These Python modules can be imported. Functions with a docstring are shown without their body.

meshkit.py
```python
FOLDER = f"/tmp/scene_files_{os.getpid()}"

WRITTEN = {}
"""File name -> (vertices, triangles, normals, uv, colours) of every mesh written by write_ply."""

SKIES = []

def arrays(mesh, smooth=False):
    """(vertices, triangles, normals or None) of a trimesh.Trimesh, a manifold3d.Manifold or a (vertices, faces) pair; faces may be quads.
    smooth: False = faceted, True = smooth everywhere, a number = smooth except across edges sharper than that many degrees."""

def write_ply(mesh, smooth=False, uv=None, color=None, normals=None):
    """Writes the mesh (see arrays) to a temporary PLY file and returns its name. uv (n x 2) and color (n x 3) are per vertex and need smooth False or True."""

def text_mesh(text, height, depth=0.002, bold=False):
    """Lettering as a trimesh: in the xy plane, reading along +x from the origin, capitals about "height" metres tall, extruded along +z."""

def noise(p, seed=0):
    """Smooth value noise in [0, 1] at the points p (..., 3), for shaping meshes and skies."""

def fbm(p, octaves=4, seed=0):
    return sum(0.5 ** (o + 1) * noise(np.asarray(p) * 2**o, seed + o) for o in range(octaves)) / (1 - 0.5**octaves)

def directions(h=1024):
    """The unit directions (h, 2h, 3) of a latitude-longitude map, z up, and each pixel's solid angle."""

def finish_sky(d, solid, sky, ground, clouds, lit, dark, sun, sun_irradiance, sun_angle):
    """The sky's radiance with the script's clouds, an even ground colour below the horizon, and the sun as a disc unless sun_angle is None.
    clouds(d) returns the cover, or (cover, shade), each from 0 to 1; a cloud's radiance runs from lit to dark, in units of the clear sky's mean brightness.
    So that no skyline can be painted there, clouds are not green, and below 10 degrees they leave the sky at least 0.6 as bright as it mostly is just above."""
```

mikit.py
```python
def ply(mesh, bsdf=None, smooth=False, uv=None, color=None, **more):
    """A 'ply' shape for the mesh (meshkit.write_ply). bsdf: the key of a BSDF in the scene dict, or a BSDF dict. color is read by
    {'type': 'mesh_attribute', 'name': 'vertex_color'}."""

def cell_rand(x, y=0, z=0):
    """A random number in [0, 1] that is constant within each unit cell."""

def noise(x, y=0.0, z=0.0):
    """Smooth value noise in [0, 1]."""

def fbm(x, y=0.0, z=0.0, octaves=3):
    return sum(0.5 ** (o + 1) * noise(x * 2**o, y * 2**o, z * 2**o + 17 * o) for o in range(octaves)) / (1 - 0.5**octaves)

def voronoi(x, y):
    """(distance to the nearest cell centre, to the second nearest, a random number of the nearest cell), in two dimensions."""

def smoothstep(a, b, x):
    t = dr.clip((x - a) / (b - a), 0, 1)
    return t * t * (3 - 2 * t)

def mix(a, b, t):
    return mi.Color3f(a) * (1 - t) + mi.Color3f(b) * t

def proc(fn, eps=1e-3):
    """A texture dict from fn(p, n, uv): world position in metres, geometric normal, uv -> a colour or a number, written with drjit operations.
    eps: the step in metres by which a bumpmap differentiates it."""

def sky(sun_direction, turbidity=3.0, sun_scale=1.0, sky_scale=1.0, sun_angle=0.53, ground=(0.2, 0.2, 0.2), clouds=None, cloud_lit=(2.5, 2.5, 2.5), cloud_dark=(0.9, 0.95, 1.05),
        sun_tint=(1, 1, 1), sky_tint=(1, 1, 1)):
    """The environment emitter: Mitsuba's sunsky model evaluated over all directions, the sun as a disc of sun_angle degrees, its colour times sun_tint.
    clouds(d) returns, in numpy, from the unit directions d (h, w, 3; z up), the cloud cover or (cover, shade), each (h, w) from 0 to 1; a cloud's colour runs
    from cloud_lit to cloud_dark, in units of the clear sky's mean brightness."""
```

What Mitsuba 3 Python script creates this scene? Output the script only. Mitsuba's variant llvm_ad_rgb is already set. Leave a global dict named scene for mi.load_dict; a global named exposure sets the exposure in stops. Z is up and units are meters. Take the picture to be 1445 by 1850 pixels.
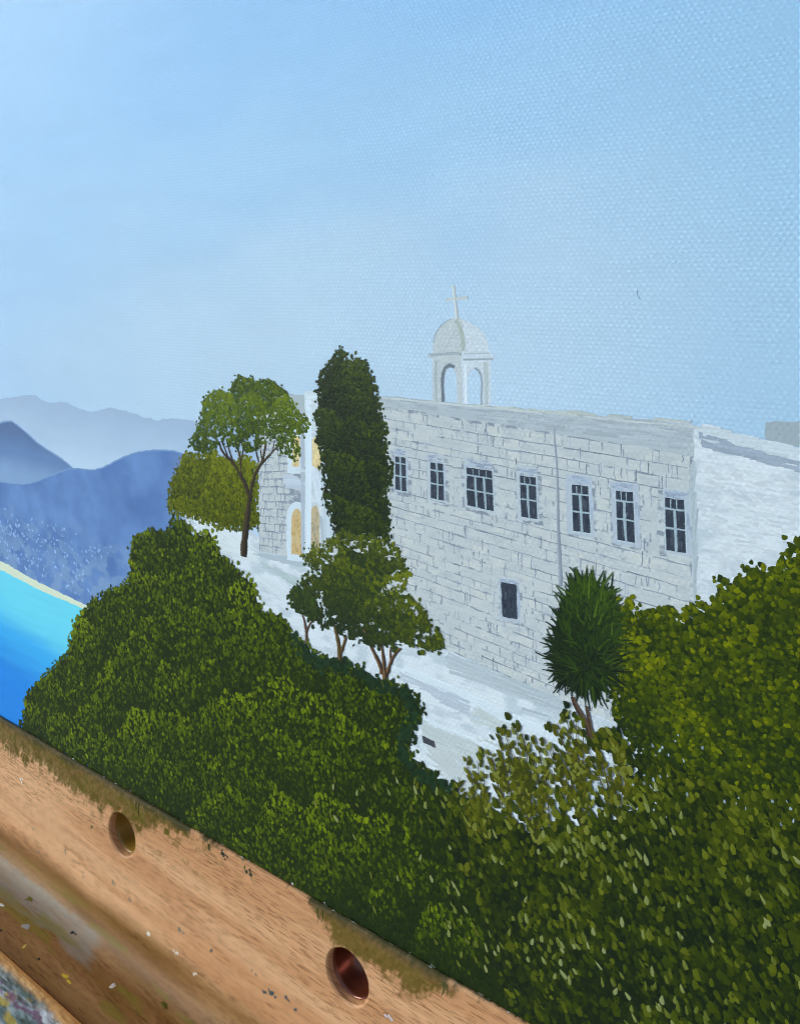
import math
import numpy as np
import drjit as dr
import mitsuba as mi
import trimesh
import shapely
from shapely.geometry import Polygon, LineString, Point, box
from shapely.ops import unary_union
import mikit
from mikit import noise, fbm, cell_rand, smoothstep, mix

T = mi.ScalarTransform4f
scene, labels = {}, {}
MM = 0.001

# ------------------------------------------------------------------ camera, light, exposure
# The painted canvas stands in the plane y = 0, its bottom edge on z = 0; x runs along the canvas.
CAM = np.array([0.0, -0.11803, 0.12207])
YAW = math.radians(34.107)
scene['camera'] = {
    'type': 'perspective', 'fov': 54.93, 'fov_axis': 'x', 'near_clip': 0.005, 'far_clip': 50.0,
    'principal_point_offset_y': 0.219,
    'to_world': T().look_at(origin=CAM.tolist(), target=(CAM + [-math.sin(YAW), math.cos(YAW), 0]).tolist(), up=[0, 0, 1]),
}
scene['daylight'] = mikit.sky((-0.74, -0.60, 0.30), turbidity=3, sun_scale=0.6, sky_scale=1.0, sun_angle=26, clouds=lambda d: 0.6,
                              cloud_lit=(1.25, 1.55, 1.95), ground=(0.16, 0.15, 0.14), sun_tint=(0.66, 1.0, 1.85))
exposure = 2.5

# ------------------------------------------------------------------ helpers
def lin(*c):
    c = np.array(c, float) / 255
    return np.where(c <= 0.04045, c / 12.92, ((c + 0.055) / 1.055) ** 2.4)


def L3(*c):
    return [float(v) for v in lin(*c)]


def add(key, shape, label=None, kind=None, category=None, group=None):
    k, n = key, 0
    while k in scene:
        n += 1
        k = '%s_%03d' % (key, n)
    scene[k] = shape
    d = {a: b for a, b in (('label', label), ('kind', kind), ('category', category), ('group', group)) if b}
    if d:
        labels[k] = d
    return k


RELIEF = 0.3                            # the paint is thin: heights below are in units of 0.3 mm
LAYER = 0.05 * MM * RELIEF              # one coat of paint


def to_canvas(m, depth):
    """mesh drawn in millimetres in (x, y=height, z=towards the viewer) -> metres on the canvas."""
    v = m.vertices
    m.vertices = np.stack([v[:, 0] * MM, -(depth + v[:, 2] * MM), v[:, 1] * MM], 1)
    return m


def rough(pts, amp=0.15, step=0.9, seed=0):
    """a hand-painted outline: the straight edges cut short and shaken a little."""
    r = np.random.default_rng(seed + 7)
    out, pts = [], [np.array(p, float) for p in pts]
    for a, b in zip(pts, pts[1:] + pts[:1]):
        n = max(1, int(np.linalg.norm(b - a) / step))
        for i in range(n):
            out.append(a + (b - a) * i / n + r.normal(0, amp, 2) * (1 if i else 0.5))
    p = Polygon(out).buffer(0)
    return p


def polys(g):
    return [q for q in getattr(g, 'geoms', [g]) if q.geom_type == 'Polygon' and q.area > 1e-4]


def sheet(poly, coat, thick=0.03):
    thick = thick * RELIEF
    ms = [trimesh.creation.extrude_polygon(q, thick, engine='earcut') for q in polys(poly)]
    return to_canvas(trimesh.util.concatenate(ms), coat * LAYER)


def ply(m, bsdf, color=None, smooth=False):
    if color is None:
        return mikit.ply(m, bsdf, smooth=smooth)
    color = np.asarray(color, float)
    if color.ndim == 1:
        color = np.tile(color, (len(m.vertices), 1))
    return mikit.ply(m, bsdf, smooth=smooth, color=color)


class Paint:
    """brush marks collected into one mesh with a colour per mark"""

    def __init__(self, k=RELIEF):
        self.k = k
        self.v, self.f, self.c, self.n = [], [], [], 0

    def _put(self, v, f, c):
        v = v * [1, self.k, 1]
        self.v.append(v); self.f.append(f + self.n); self.n += len(v)
        self.c.append(np.broadcast_to(np.asarray(c, float), (len(v), 3)))

    def dab(self, x, z, w, l, ang, col, base, dome, r, k=7, pinch=0.35):
        """a leaf-like touch of the brush, w x l millimetres, thick in the middle"""
        t = np.arange(k) / k * 2 * np.pi
        px = np.cos(t) * w / 2 * (1 - pinch * np.sin(t)) * r.uniform(0.78, 1.18, k)
        pz = np.sin(t) * l / 2 * r.uniform(0.85, 1.15, k)
        ca, sa = math.cos(ang), math.sin(ang)
        ox, oz = px * ca - pz * sa, px * sa + pz * ca
        ring = lambda s, h: np.stack([(x + ox * s) * MM, np.full(k, -(base + h) * MM), (z + oz * s) * MM], 1)
        v = np.vstack([ring(1, 0), ring(0.62, dome * r.uniform(0.6, 1.1)), [[x * MM, -(base + dome * 0.75) * MM, z * MM]]])
        i = np.arange(k); j = (i + 1) % k
        f = np.vstack([np.stack([i, j, j + k], 1), np.stack([i, j + k, i + k], 1), np.stack([i + k, j + k, np.full(k, 2 * k)], 1)])
        self._put(v, f, col)

    def stroke(self, pts, w0, w1, col, base, dome=0.08, r=None, col2=None):
        """a drawn line of paint from width w0 to w1"""
        p = np.array(pts, float)
        d = np.gradient(p, axis=0) if len(p) > 2 else np.tile(p[1] - p[0], (2, 1))
        nrm = np.stack([-d[:, 1], d[:, 0]], 1) / np.maximum(np.linalg.norm(d, axis=1), 1e-9)[:, None]
        w = np.linspace(w0, w1, len(p))[:, None] / 2
        if r is not None:
            w = w * r.uniform(0.8, 1.2, (len(p), 1))
        rows = []
        for s, h in ((-1, 0), (-0.45, dome), (0.45, dome), (1, 0)):
            q = p + nrm * w * s
            rows.append(np.stack([q[:, 0] * MM, np.full(len(p), -(base + h) * MM), q[:, 1] * MM], 1))
        v = np.vstack(rows) * [1, self.k, 1]
        n, f = len(p), []
        for a in range(3):
            for i in range(n - 1):
                f += [[a * n + i, a * n + n + i + 1, a * n + n + i], [a * n + i, a * n + i + 1, a * n + n + i + 1]]
        c = np.tile(np.asarray(col, float), (len(v), 1))
        if col2 is not None:
            c[2 * n:] = col2
        self.v.append(v); self.f.append(np.array(f) + self.n); self.n += len(v); self.c.append(c)

    def build(self, key, bsdf='paint_marks', **kw):
        m = trimesh.Trimesh(np.vstack(self.v), np.vstack(self.f), process=False)
        return add(key, ply(m, bsdf, np.vstack(self.c), smooth=True), **kw)


def smooth_line(pts, n=10):
    p = np.array(pts, float)
    if len(p) < 3:
        return np.array([p[0] + (p[-1] - p[0]) * t for t in np.linspace(0, 1, n)])
    from scipy.interpolate import CubicSpline
    s = np.r_[0, np.cumsum(np.linalg.norm(np.diff(p, axis=0), axis=1))]
    return CubicSpline(s, p)(np.linspace(0, s[-1], n))


def scatter(poly, n, r):
    x0, y0, x1, y1 = poly.bounds
    out = np.empty((0, 2))
    while len(out) < n:
        q = np.stack([r.uniform(x0, x1, n), r.uniform(y0, y1, n)], 1)
        out = np.vstack([out, q[shapely.contains_xy(poly, q[:, 0], q[:, 1])]])
    return out[:n]


def ramp(cols, t):
    t = np.clip(t, 0, 1) * (len(cols) - 1)
    i = np.minimum(t.astype(int), len(cols) - 2)
    c = np.array(cols)
    return c[i] + (c[i + 1] - c[i]) * (t - i)[:, None]


# ------------------------------------------------------------------ materials
def weave(p):
    """relief of the plain-weave linen, bumps in staggered rows, 0..1"""
    x, z = p.x * 1000, p.z * 1000
    x = x + (noise(x * 0.16, z * 0.9, 3.0) - 0.5) * 0.3
    z = z + (noise(x * 0.3, z * 0.12, 9.0) - 0.5) * 0.22
    row = z / 0.712
    h = mi.Float(0)
    for k in (0, 1):
        j = dr.floor(row) + k
        odd = j - 2 * dr.floor(j / 2)
        cx = x / 0.94 + 0.5 * odd
        i = dr.round(cx)
        rnd = cell_rand(i, j, 5)
        a = (cx - i) * 0.94
        b = (row - j) * 0.712
        u, v = a * 0.88 - b * 0.47, a * 0.47 + b * 0.88       # the twist of the yarn
        g = dr.exp(-(dr.square(u) / 0.09 + dr.square(v) / 0.055))
        h = h + g * (0.55 + 0.6 * rnd)
    return h * (0.55 + 0.75 * fbm(x * 0.07, z * 0.1, 13.0))


def bumped(base, scale, fn=weave, rough_=0.5, spec=0.4, eps=6e-5, **kw):
    return {'type': 'twosided', 'bsdf': {'type': 'bumpmap', 'arbitrary': mikit.proc(fn, eps=eps), 'scale': scale,
            'bsdf': {'type': 'principled', 'base_color': base, 'roughness': rough_, 'specular': spec, **kw}}}


def rgb(*c):
    return {'type': 'rgb', 'value': L3(*c)}


def tri_mix(a, b, c, t):
    return mix(mix(L3(*a), L3(*b), smoothstep(0.0, 0.5, t)), L3(*c), smoothstep(0.5, 1.0, t))


def sky_col(p, n, uv):
    x, z = p.x * 1000, p.z * 1000
    t = smoothstep(100.0, 190.0, z + (fbm(x * 0.03, z * 0.05) - 0.5) * 22 - (x + 110) * 0.06)
    c = tri_mix((192, 217, 239), (169, 207, 241), (153, 199, 242), t)
    left = smoothstep(-120.0, -215.0, x)
    c = mix(c, L3(172, 208, 244), left * 0.5 * (0.7 + 0.6 * fbm(x * 0.05, z * 0.05, 4.0)))
    right = smoothstep(-60.0, -10.0, x)
    c = mix(c, L3(159, 200, 232), right * 0.6)
    k = 0.965 + 0.05 * fbm(x * 0.06, z * 0.2, 8.0) + 0.115 * (weave(p) - 0.3)
    return c * k


def far_col(p, n, uv):
    x, z = p.x * 1000, p.z * 1000
    t = smoothstep(94.0, 72.0, z + 4 * (fbm(x * 0.08, z * 0.15) - 0.5))
    c = tri_mix((166, 189, 218), (178, 202, 229), (192, 215, 239), t)
    return c * (0.97 + 0.05 * fbm(x * 0.15, z * 0.4) + 0.03 * weave(p))


def mid_col(p, n, uv):
    x, z = p.x * 1000, p.z * 1000
    t = smoothstep(85.0, 66.0, z + 4 * (fbm(x * 0.1, z * 0.1) - 0.5))
    c = tri_mix((94, 120, 164), (106, 138, 186), (136, 168, 208), t)
    return c * (0.96 + 0.07 * fbm(x * 0.2, z * 0.3))


def hill_col(p, n, uv):
    x, z = p.x * 1000, p.z * 1000
    f = fbm(x * 0.09, z * 0.13, 2.0, octaves=4)
    c = mix(L3(90, 124, 182), L3(114, 150, 206), smoothstep(0.2, 0.8, f * 0.75 + 0.25 * fbm((x + z * 0.5) * 0.25, (z - x * 0.3) * 0.06, 7.0)))
    town = smoothstep(62.0, 46.0, z + 14 * (fbm(x * 0.12, z * 0.2, 6.0) - 0.5)) * smoothstep(-128.0, -160.0, x)
    c = mix(c, L3(132, 162, 202), town * smoothstep(0.35, 0.6, fbm(x * 0.3, z * 0.5, 11.0)) * 0.8)
    c = mix(c, L3(170, 186, 206), smoothstep(-146.0, -134.0, x) * smoothstep(60.0, 70.0, z) * smoothstep(90.0, 76.0, z) * 0.8)
    return c * (0.95 + 0.1 * fbm(x * 0.5, z * 0.35, 3.0))


def sea_col(p, n, uv):
    x, z = p.x * 1000, p.z * 1000
    q = z - (x + 218) * -0.12 + 5 * (fbm(x * 0.06, z * 0.35, 5.0) - 0.5)
    t = smoothstep(40.0, 8.0, q)
    c = tri_mix((112, 218, 244), (64, 176, 242), (40, 136, 228), t)
    return c * (0.96 + 0.08 * fbm(x * 0.05, z * 0.9, 1.0))


def white_col(p, n, uv):
    x, z = p.x * 1000, p.z * 1000
    f = fbm(x * 0.35, z * 0.8, 2.0, octaves=4)
    c = mix(L3(200, 212, 222), L3(224, 233, 241), smoothstep(0.3, 0.65, f))
    return c * (0.94 + 0.09 * weave(p))


def joint_col(p, n, uv):
    x, z = p.x * 1000, p.z * 1000
    f = fbm(x * 0.9, z * 1.6, 2.0, octaves=3)
    return mix(L3(142, 152, 166), L3(198, 206, 211), smoothstep(0.3, 0.62, f))


def stone_col(tint):
    def fn(p, n, uv):
        x, z = p.x * 1000, p.z * 1000
        f = fbm(x * 0.55, z * 1.3, 4.0, octaves=4)
        c = mix(L3(193, 201, 206), L3(*tint), smoothstep(0.28, 0.6, f))
        return c * (0.95 + 0.08 * weave(p))
    return fn


def wood_col(p, n, uv):
    x, d = p.x * 1000, -p.y * 1000
    s = p.z * 1000 - d
    g = s + 0.03 * x
    c = mix(L3(196, 142, 100), L3(214, 164, 122), smoothstep(0.3, 0.7, fbm(x * 0.025, g * 0.35, 1.0, octaves=4)))
    c = c * (0.9 + 0.2 * noise(x * 0.12, g * 5.0, 2.0))
    for k, (ln, ht, th) in enumerate(((5.4, 0.40, 0.68), (3.2, 0.28, 0.66))):   # the short dark rays of beech
        row = dr.floor(g / ht)
        cx = x / ln + cell_rand(row, k, 7) * 9
        i = dr.floor(cx)
        f, fr = cx - i, g / ht - row
        on = dr.select(cell_rand(i, row, k) > th, 1.0, 0.0)
        m = on * smoothstep(0.05, 0.25, f) * smoothstep(0.9, 0.5, f) * smoothstep(0.1, 0.5, fr) * smoothstep(0.95, 0.55, fr)
        c = mix(c, c * mi.Color3f(0.46, 0.36, 0.28), m * (0.45 + 0.45 * smoothstep(0.38, 0.62, fbm(x * 0.045, g * 0.22, 51.0))))
    # shade in the cove and tray, painted into the wood colour as dark brown
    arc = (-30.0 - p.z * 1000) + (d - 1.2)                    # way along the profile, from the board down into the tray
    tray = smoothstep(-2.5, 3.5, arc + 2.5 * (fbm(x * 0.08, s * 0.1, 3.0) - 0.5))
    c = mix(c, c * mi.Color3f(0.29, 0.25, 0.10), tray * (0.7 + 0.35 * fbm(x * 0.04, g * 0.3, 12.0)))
    # pale rubbed line along the foot of the board
    rub = smoothstep(2.5, 0.0, dr.abs(s + 22.0 + 3 * (fbm(x * 0.05, 1.0, 2.0) - 0.5)))
    c = mix(c, L3(204, 168, 136), rub * 0.2 * fbm(x * 0.2, g * 0.8, 2.0))
    # brush overrun below the picture, olive green
    dep = -p.z * 1000
    wid = 7.2 * smoothstep(-128.0, -165.0, x) - 0.6 + 6.8 * smoothstep(-106.0, -92.0, x) * smoothstep(-58.0, -80.0, x) + 1.6 * smoothstep(-120.0, -128.0, x)
    rag = (fbm(x * 0.35, dep * 0.25 + x * 0.1, 5.0, octaves=4) - 0.5) * 7.0
    fib = fbm(x * 1.6 + dep * 0.9, dep * 0.8 - x * 0.5, 45.0, octaves=3)
    ol = smoothstep(-0.6, 2.6, wid + rag + (fib - 0.5) * 3.0 - dep) * smoothstep(2.0, 1.0, d) * (0.86 + 0.3 * fib)
    streak = smoothstep(0.56, 0.66, fbm(x * 0.45 + dep * 0.25, dep * 0.5 - x * 0.3, 15.0, octaves=4)) * smoothstep(15.0, 5.0, dep) * smoothstep(-110.0, -150.0, x) * smoothstep(2.0, 1.0, d)
    olc = mix(L3(82, 64, 4), L3(88, 82, 6), fbm(x * 0.4, dep * 0.6, 21.0))
    olc = mix(olc, L3(48, 52, 22), smoothstep(2.2, 0.2, dep + 1.2 * (fbm(x * 0.8, dep * 0.8, 2.0) - 0.5)))
    c = mix(c, olc, dr.minimum(ol * 0.93 + streak * 0.6, 0.95))
    # grey and olive wiped across the tray
    e = d + 0.055 * (x + 218)
    wipe = smoothstep(7.8, 9.4, arc + 1.8 * (fbm(x * 0.25, d, 31.0) - 0.5)) * smoothstep(8.6, 7.2, d + 2.5 * (fbm(x * 0.15, d * 0.6, 33.0) - 0.5)) \
        * smoothstep(-163.0, -168.0, x + 6 * (fbm(d * 0.8, x * 0.05, 35.0) - 0.5) - (d - 6) * 0.4)
    grey = mix(L3(134, 122, 106), L3(120, 120, 116), fbm(x * 0.12, d * 0.9, 37.0))
    c = mix(c, grey, wipe * (0.36 + 0.5 * fbm(x * 0.2, d * 1.4, 39.0)))
    gol = smoothstep(0.58, 0.7, fbm(x * 0.06, arc * 0.5, 41.0)) * smoothstep(2.0, 6.0, arc) * smoothstep(15.0, 12.0, d)
    c = mix(c, L3(112, 100, 24), gol * 0.55)
    return c


def wood_relief(p, n, uv):
    x, d = p.x * 1000, -p.y * 1000
    g = p.z * 1000 - d + 0.03 * x
    return noise(x * 0.25, g * 6.0, 2.0) * 0.6 + fbm(x * 0.8, g * 2.5, 6.0) * 0.7


def crust_col(p, n, uv):
    x, d = p.x * 1000, -p.y * 1000
    u, v = x * 0.09, d * 0.5 + x * 0.02                      # scraped along the ledge
    f = fbm(u, v, 2.0, octaves=5)
    c = tri_mix((84, 102, 100), (142, 154, 156), (194, 198, 202), smoothstep(0.25, 0.75, f))
    c = mix(c, L3(64, 82, 74), smoothstep(0.54, 0.66, fbm(u * 1.6, v * 1.5, 19.0, octaves=4)) * 0.8)
    c = mix(c, L3(186, 162, 64), smoothstep(0.62, 0.7, fbm(u * 1.3, v * 0.8, 14.0)) * 0.8)
    pur = smoothstep(1.6, 0.3, dr.abs(d - 23.2 - 2.2 * (fbm(x * 0.12, 3.0, 24.0) - 0.5))) * smoothstep(0.38, 0.55, fbm(x * 0.3, d * 0.6, 9.0))
    c = mix(c, L3(112, 72, 106), pur * 0.85)
    edge = smoothstep(21.8, 19.6, d + 3.2 * (fbm(x * 0.2, d * 0.3, 24.0) - 0.5))
    w = mix(L3(206, 150, 88), L3(226, 176, 112), noise(x * 0.15, d * 4.0, 2.0))
    return mix(c, w, edge)


def crust_relief(p, n, uv):
    x, d = p.x * 1000, -p.y * 1000
    return fbm(x * 0.5, d * 0.9, 2.0, octaves=4)


def weave_relief(p, n, uv):
    return weave(p)


def brush_relief(p, n, uv):
    x, z = p.x * 1000, p.z * 1000
    return fbm(x * 3.2, z * 1.6, 2.0, octaves=3) * 0.7 + 0.3 * weave(p)


WEAVE = 5.5e-5
scene['sky_paint'] = bumped(mikit.proc(sky_col), WEAVE, weave_relief, 0.55, 0.16)
scene['far_paint'] = bumped(mikit.proc(far_col), WEAVE * 0.8, weave_relief, 0.6, 0.15)
scene['mid_paint'] = bumped(mikit.proc(mid_col), WEAVE * 0.7, weave_relief, 0.6, 0.15)
scene['hill_paint'] = bumped(mikit.proc(hill_col), WEAVE * 0.7, weave_relief, 0.6, 0.15)
scene['sea_paint'] = bumped(mikit.proc(sea_col), WEAVE * 0.5, weave_relief, 0.5, 0.18)
scene['white_paint'] = bumped(mikit.proc(white_col), WEAVE, weave_relief, 0.65, 0.15)
scene['joint_paint'] = bumped(mikit.proc(joint_col), WEAVE, weave_relief, 0.65, 0.15)
STONE = []
for i, tint in enumerate(((204, 210, 212), (208, 213, 213), (200, 207, 211))):
    scene['stone_paint_%d' % i] = bumped(mikit.proc(stone_col(tint)), WEAVE, weave_relief, 0.65, 0.15)
    STONE.append('stone_paint_%d' % i)
scene['paint_marks'] = bumped({'type': 'mesh_attribute', 'name': 'vertex_color'}, 3.0e-5, brush_relief, 0.5, 0.2)
scene['thin_paint'] = bumped({'type': 'mesh_attribute', 'name': 'vertex_color'}, WEAVE, weave_relief, 0.6, 0.15)
scene['raw_linen'] = bumped(rgb(214, 214, 206), WEAVE, weave_relief, 0.8, 0.2)
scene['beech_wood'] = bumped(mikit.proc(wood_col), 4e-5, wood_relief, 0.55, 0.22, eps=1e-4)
scene['paint_crust'] = bumped(mikit.proc(crust_col), 5e-4, crust_relief, 0.5, 0.4, eps=2e-4)
scene['copper_lining'] = {'type': 'twosided', 'bsdf': {'type': 'principled', 'base_color': rgb(104, 48, 28), 'metallic': 0.6, 'roughness': 0.22, 'clearcoat': 1.0, 'clearcoat_gloss': 0.93, 'specular': 0.6}}
scene['dark_lining'] = {'type': 'twosided', 'bsdf': {'type': 'principled', 'base_color': rgb(128, 96, 36), 'metallic': 0.1, 'roughness': 0.3, 'specular': 0.5}}

# ------------------------------------------------------------------ the painting: canvas and the broad coats of paint
labels['painting'] = {'label': 'landscape painting on linen canvas showing a stone monastery above a wooded coast',
                      'category': 'painting'}
X0, X1, Z1 = -292.0, 38.0, 262.0
m = trimesh.creation.box((0.330, 0.018, 0.263))
m.apply_translation((-0.127, 0.018 / 2 + 0.00002, 0.1306))
add('painting__canvas', ply(m, 'raw_linen'), 'stretched linen canvas with its weave showing through the paint')
add('painting__sky', ply(sheet(box(X0, 40, X1, Z1 - 0.2), 0), 'sky_paint'), 'pale blue painted sky filling the upper picture')

far_top = [(-263.59, 84.52), (-244.15, 88.52), (-230.67, 88.48), (-218.02, 90.18), (-210.03, 91.48), (-204.62, 92.37), (-200.1, 92.89), (-197.52, 91.85), (-194.97, 91.31), (-191.74, 91.42), (-187.87, 92.03), (-184.43, 91.71), (-179.71, 90.73), (-176.42, 90.51), (-173.83, 90.47), (-170.33, 91.56), (-166.9, 92.32), (-162.63, 91.98), (-158.46, 91.68), (-153.83, 91.08), (-149.32, 90.71), (-145.48, 91.44), (-142.26, 91.92), (-139.1, 92.01), (-136.52, 91.95), (-132.47, 91.38), (-115.49, 92.69), (-98.71, 94.24)]
far = Polygon([(-291.9, 60)] + [(-291.9, far_top[0][1])] + far_top + [(far_top[-1][0], 60)]).buffer(0)
add('painting__distant_mountain', ply(sheet(rough(far.exterior.coords[:-1], 0.12, 1.0, 3), 1), 'far_paint'), 'pale grey blue mountain range fading into the sky, farthest of the painted mountains')
mid_top = [(-263.59, 66.43), (-244.15, 72.64), (-229.8, 79.3), (-222.99, 81.79), (-218.02, 83.08), (-214.78, 83.84), (-211.99, 84.2), (-207.69, 82.92), (-202.35, 80.94), (-199.36, 79.6), (-194.97, 78.37), (-190.68, 77.33), (-187.87, 76.66), (-185.11, 75.68), (-183.07, 74.87), (-179.71, 73.14)]
mid = Polygon([(-291.8, 62), (-291.8, mid_top[0][1])] + mid_top + [(mid_top[-1][0], 62)]).buffer(0)
for w_, cc_ in ((0.55, (146, 176, 214)), (0.28, (118, 148, 192))):           # the soft wet edge of the ridges
    add('painting__peaked_mountain__soft_edge', ply(sheet(rough(mid.buffer(w_).exterior.coords[:-1], 0.05, 1.0, 4), 1.5 + (w_ < 0.4) * 0.3), 'thin_paint', lin(*cc_)))
for w_, cc_ in ((0.45, (132, 164, 208)), (0.22, (112, 146, 196))):
    add('painting__coastal_hill__soft_edge', ply(sheet(rough(Polygon([(-263.59, 62.52), (-239.56, 63.48), (-226.36, 65.43), (-218.02, 66.31), (-211.6, 66.66), (-206.15, 67.19), (-202.35, 68.07), (-198.62, 69.27), (-192.1, 71.63), (-187.87, 73.22), (-184.43, 74.41), (-179.71, 75.11), (-177.07, 75.19), (-174.47, 75.42), (-171.91, 76.03), (-169.39, 76.87), (-164.44, 79.03), (-162.03, 80.09), (-158.46, 81.46), (-155.55, 82.29), (-152.69, 82.9), (-147.12, 83.74), (-144.4, 83.92), (-142.26, 83.97), (-139.62, 83.66), (-134.48, 83.53), (-129.51, 71.93), (-218.02, 52.94)]).buffer(w_).exterior.coords[:-1], 0.05, 1.0, 5), 2.5 + (w_ < 0.4) * 0.3), 'thin_paint', lin(*cc_)))
add('painting__peaked_mountain', ply(sheet(rough(mid.exterior.coords[:-1], 0.1, 1.0, 4), 2), 'mid_paint'), 'blue pointed mountain at the picture left edge, behind the nearer hill')
hill_top = [(-263.59, 62.52), (-239.56, 63.48), (-226.36, 65.43), (-218.02, 66.31), (-211.6, 66.66), (-206.15, 67.19), (-202.35, 68.07), (-198.62, 69.27), (-192.1, 71.63), (-187.87, 73.22), (-184.43, 74.41), (-179.71, 75.11), (-177.07, 75.19), (-174.47, 75.42), (-171.91, 76.03), (-169.39, 76.87), (-164.44, 79.03), (-162.03, 80.09), (-158.46, 81.46), (-155.55, 82.29), (-152.69, 82.9), (-147.12, 83.74), (-144.4, 83.92), (-142.26, 83.97), (-139.62, 83.66), (-134.48, 83.53), (-124.69, 82.75)]
coast = [(-263.59, 43.94), (-235.06, 44), (-222.99, 44.08), (-218.02, 43.83), (-213.19, 43.63), (-207.69, 42.82), (-202.35, 42.25), (-197.15, 41.86), (-192.81, 41.6), (-187.87, 41.27), (-184.43, 41.12), (-180.38, 40.88), (-176.42, 40.69), (-168.14, 40.32)]
hill = Polygon(hill_top + coast[::-1]).buffer(0)
add('painting__coastal_hill', ply(sheet(rough(hill.exterior.coords[:-1], 0.08, 1.0, 5), 3), 'hill_paint'), 'blue wooded hill above the beach with a pale town scattered on its slope')
coast_low = [(-263.59, 41.25), (-235.06, 41.71), (-222.99, 41.87), (-218.02, 41.47), (-213.19, 41.34), (-207.69, 40.86), (-202.35, 40.4), (-197.15, 40.11), (-192.81, 40.01), (-187.87, 39.98), (-184.43, 39.88), (-180.38, 39.78), (-176.42, 39.75), (-168.14, 39.56)]
beach = Polygon(coast + coast_low[::-1]).buffer(0.1)
add('painting__beach', ply(sheet(rough(beach.exterior.coords[:-1], 0.08, 1.0, 6), 5), 'thin_paint', lin(222, 232, 208)), 'thin cream strip of painted beach between hill and sea')
surf = Polygon(coast_low + [(x, z - 1.0) for x, z in coast_low[::-1]]).buffer(0)
sea = Polygon([(-291.7, -0.8), (-291.7, coast_low[0][1])] + coast_low + [(coast_low[-1][0], -0.8)]).buffer(0)
add('painting__sea', ply(sheet(rough(sea.exterior.coords[:-1], 0.06, 1.0, 7), 4), 'sea_paint'), 'turquoise to deep blue painted sea in the lower left of the picture')

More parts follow.
